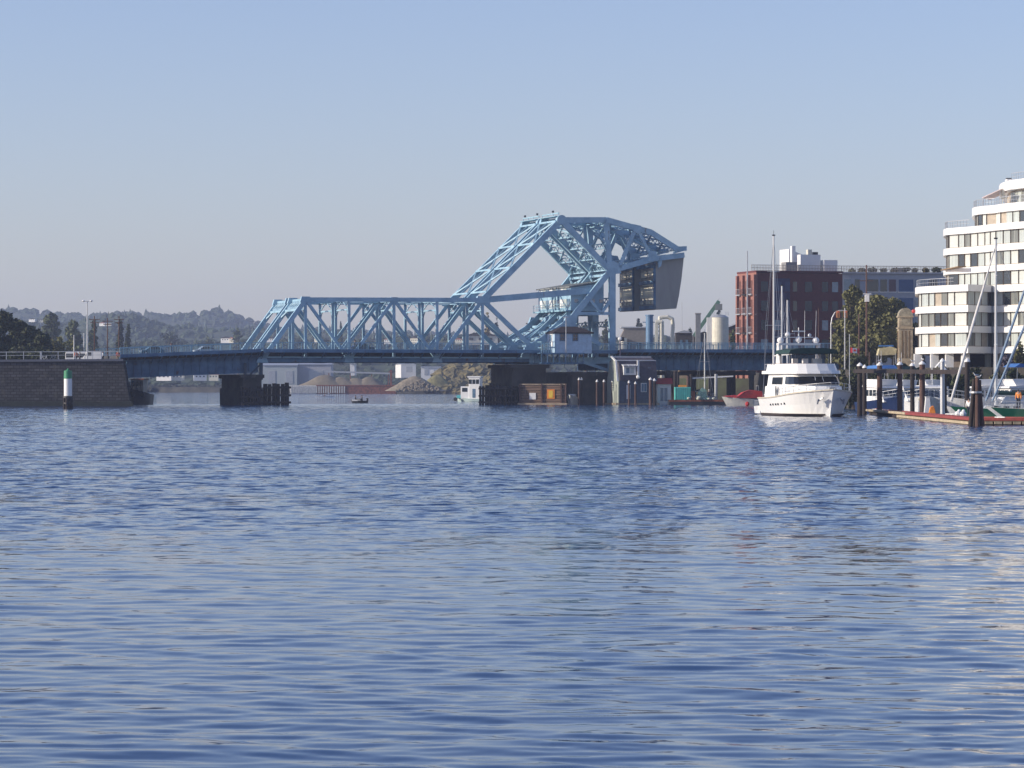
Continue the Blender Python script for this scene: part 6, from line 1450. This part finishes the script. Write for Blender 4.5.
CREAMK=mat('weathered_white_board',(.42,.34,.22),.8,0,.25,1.5); REDK=mat('red_kerb',(.26,.045,.035),.7,0,.2,1.5)
kerb(A_,lerp2(A_,B_,.45),CREAMK,.5); kerb(lerp2(A_,B_,.45),B_,REDK,.5); kerb(B_,C_,REDK,.3,.5); kerb(lerp2(A_,B_,.35),lerp2(A_,B_,.97),CREAMK,.25,.16,'fender_board')
m=MB(); 
for k in range(9): p=lerp2(B_,C_,.06+k*.11); m.box(p[0]-A_[0]-.3,p[0]-A_[0]+.3,p[1]-A_[1]-.2,p[1]-A_[1]-.02,.1,.32)
m.build('fender_block', CREAMK, td)
kerb(F_,E_,REDK,.3); kerb(E_,D_,REDK,.3)
# pilings with crossbeam: (px,Y,py_top,r)
gp='dock pilings with white caps'
PL=[(859.6,352,366,.30,'leftmost dark piling, just right of the yacht bow'),(864.5,358,368,.26,'thin dark piling right behind the leftmost one'),(879.6,345,365.5,.31,'brown piling in front of the blue canopied cruiser'),(900,337,365,.30,'brown piling right of the blue canopied cruiser'),(912.5,352,366,.27,'darker piling between two brown ones at the dock'),(922.5,328,364.5,.32,'thick brown piling in the middle of the dock'),(942.5,315,362,.24,'pale grey steel piling with a tall cap'),(944.5,330,371,.26,'dark piling behind the pale grey one'),(967,300,362,.26,'dark piling under the end of the long crossbeam'),(875,340,360,.0,'')]
for i,(px,Y,pt,r,lb) in enumerate(PL):
    if not r: continue
    t=thing('dock_piling',lb,'piling',(X(px,Y),Y,0),R(i*40),gp); h=Z(pt,Y)
    MB().cyl((0,0,-2),(.03,0,h),r,r*.88,12).build('shaft', METAL if i==6 else [WOODD,WOODB][i in (2,3,5)], t)
    MB().lathe([(r*1.1,0),(r*1.1,.12),(.04,.38)],(.03,0,h),12).build('cap', WHITE, t)
t=thing('crossbeam','long dark timber crossbeam bolted between the dock pilings','beam',(X(855,353),353,0)); a=Vector((X(855,353),353.6,Z(371,353))); b=Vector((X(967,301),301.6,Z(372,301))); o=Vector((X(855,353),353,0))
MB().bar(a-o,b-o,.28,.42).build('beam', WOODD, t); m=MB()
for k in range(14): p=(a-o).lerp(b-o,(k+.5)/14); m.box(p.x-.08,p.x+.08,p.y-.3,p.y+.3,p.z-.05,p.z+.05)
m.build('bolt', METAL, t)
# seagulls on the caps
def gull(label, px, Y, z, rz):
    t=thing('seagull',label,'bird',(X(px,Y),Y,z),rz,'gulls on the dock pilings')
    m=MB(); n=8; st=[(-.30,.0,.20,.015),(-.20,0,.21,.05),(-.05,0,.20,.085),(.08,0,.22,.085),(.15,0,.28,.05),(.19,0,.34,.045),(.23,0,.37,.045),(.27,0,.37,.02)]
    V=[];Fc=[]
    for x_,y_,z_,r_ in st:
        for k in range(n): V.append((x_,y_+r_*math.cos(6.283*k/n),z_+r_*math.sin(6.283*k/n)*.9))
    for i in range(len(st)-1):
        for k in range(n): Fc.append((i*n+k,i*n+(k+1)%n,(i+1)*n+(k+1)%n,(i+1)*n+k))
    Fc+=[tuple(range(n)),tuple(range((len(st)-1)*n,len(st)*n))]; m.add(V,Fc); m.build('body', WHITE, t, smooth=True)
    for s in (-1,1): MB().add([(.10,s*.085,.27),(-.12,s*.10,.24),(-.34,s*.03,.20),(-.10,s*.095,.17),(.10,s*.092,.19)],[(0,1,2,3,4)]).build('wing', METAL, t)
    MB().cyl((.26,0,.365),(.33,0,.35),.015,.004,6).build('beak', YELLOW, t)
    for s in (-1,1): MB().cyl((0,s*.03,.14),(0,s*.03,0),.01,n=5).build('leg', ORANGE, t)
for i,(px,Y,pt,lb) in enumerate([(879.6,345,365.5,'gull on the piling before the blue canopied cruiser'),(922.5,328,364.5,'gull on the thick middle piling'),(912.5,352,366,'gull on the darker piling'),(900,337,365,'gull on the piling right of the blue canopied cruiser')]):
    gull(lb, px, Y, Z(pt,Y)+.33, R(40+i*70))
t=thing('pile_cluster','cluster of three leaning dark piles at the corner of the dock','dolphin',(X(977,253),253,0))
for dx,dyy,pt,lx,mm in ((-.42,0,379,.22,WOODD),(0,-.3,378,0,WOODB),(.35,.1,380,-.22,WOODB),(-.1,.5,383,.05,WOODD)):
    h=Z(pt,253); MB().cyl((dx*1.6,dyy,-2),(dx*.5+0*lx,dyy*.6,h),.19,.16,10).build('pile', mm, t)
m=MB(); m.cyl((-.1,0,2.6),(-.1,0,2.75),.5,n=14); m.build('band', METAL, t)
gull('gull on the leaning pile cluster', 976, 253, Z(378,253)+.02, R(200)); gull('second gull perched on the pile cluster, at the right', 978.5, 253.2, Z(380,253)+.02, R(20))
# things on the dock
def at(px,Y): return (X(px,Y),Y,.42)
t=thing('dock_locker','white upright dock box beside the thick brown piling','locker',at(927.5,325)); MB().prism_y([(-.35,0),(.35,0),(.2,1.6),(-.2,1.6)],-.3,.3).build('body', WHITE, t, bevel=.03); MB().box(-.24,.24,-.33,.33,1.6,1.68).build('lid', WHITE, t)
t=thing('power_pedestal','slim white power pedestal on the dock left of the brown pilings','pedestal',at(902.8,341)); MB().box(-.12,.12,-.12,.12,0,2.0).build('body', WHITE, t); MB().box(-.17,.17,-.17,.17,2.0,2.12).build('cap', METAL, t)
t=thing('power_pedestal','short white pedestal with a lamp on the dock before the orange covered boat','pedestal',at(919.5,333)); MB().box(-.14,.14,-.14,.14,0,1.2).build('body', WHITE, t); MB().ball((0,0,1.4),.18).build('lamp', CREAM, t)
for i,(px,Y,lb) in enumerate([(958,285,'white bag heap on the dock, left'),(963,284,'white bag heap on the dock, right')]):
    t=thing('sack',lb,'sack',at(px,Y),R(30*i),'white sacks on the dock'); MB().ball((0,0,.26),.32,9,6,.85).ball((.1,.05,.52),.16,8,5).build('bag', WHITE, t)
for i,(px,Y) in enumerate(((873,352),(885,346),(950,292),(1000,262))):
    m=MB(); m.box(-.5,.5,-.06,.06,.16,.24); m.box(-.25,-.15,-.06,.06,0,.16); m.box(.15,.25,-.06,.06,0,.16)
    tag(m.build('mooring_cleat', METAL), ['mooring cleat at the yacht end of the dock','mooring cleat before the blue canopied cruiser','mooring cleat near the bend of the dock','mooring cleat on the near edge by the right border'][i], 'cleat', 'mooring cleats', loc=at(px,Y), rz=R(-45))
# boats behind and beyond the dock
cruiser('white cabin cruiser with a navy hull under a blue canopy behind the pilings', 885, 372, R(-70), 10, NAVY, WHITE, BCANV)
cruiser('white cruiser with a green canopy behind the thick middle piling', 906, 392, R(-62), 9.5, GEL, WHITE, GCANV)
cruiser('white cabin cruiser moored below the lobby columns', 934, 395, R(-75), 9, GEL, WHITE, None)
t=cruiser('small white launch moored just behind the short lamp pedestal', 932, 346, R(-100), 7, mat('grey_white_hull',(1,1,1)), WHITE, None, fb=False)
t=thing('tarpaulin','orange tarpaulin heaped on the dock beside the short lamp pedestal','tarpaulin',(X(932,322),322,.42)); MB().prism_y([(-.34,0),(.34,0),(.28,.45),(.08,.72),(-.2,.6)],-.3,.3).rough(.05,6).build('cloth', ORANGE, t)
cruiser('white flybridge cruiser moored at the right edge under the purple bush', 1016, 345, R(200), 11, GEL, WHITE, BCANV)
cruiser('white motor boat behind the green hulled sloop', 985, 352, R(185), 10, GEL, WHITE, None)
BLUEF=mat('blue_furled_sail',(.20,.28,.38),.7)
sailboat('dark green sloop lying bow left with a tall mast and white furled jib', 1004.5, 288, R(180), 9.8, Z(239,288), GREENH, GCANV, mat('white_furled_sail',(.66,.65,.62),.7), spreader=.42, furl_r=.13)
sailboat('pale hulled yacht with a steep blue furled jib, second from the pile cluster', 1058, 283, R(180), 13, Z(222,283), GEL, BCANV, BLUEF, spreader=.5, furl_r=.12)
sailboat('green hulled sloop nearest the right edge with a lower blue furled jib', 1066, 274, R(183), 13, Z(252,274), GREENH, GCANV, BLUEF, spreader=.5, furl_r=.11)
person('person in an orange jacket standing on deck right of the pile cluster', (X(1018.5,281.5),281.5,1.15), R(160), ORANGE, DENIM, 'stand', 1.7)
person('person in white on the dock between the sacks and the pile cluster', (X(969,280),280,.42), R(150), WHITE, DENIM, 'stand', 1.7)
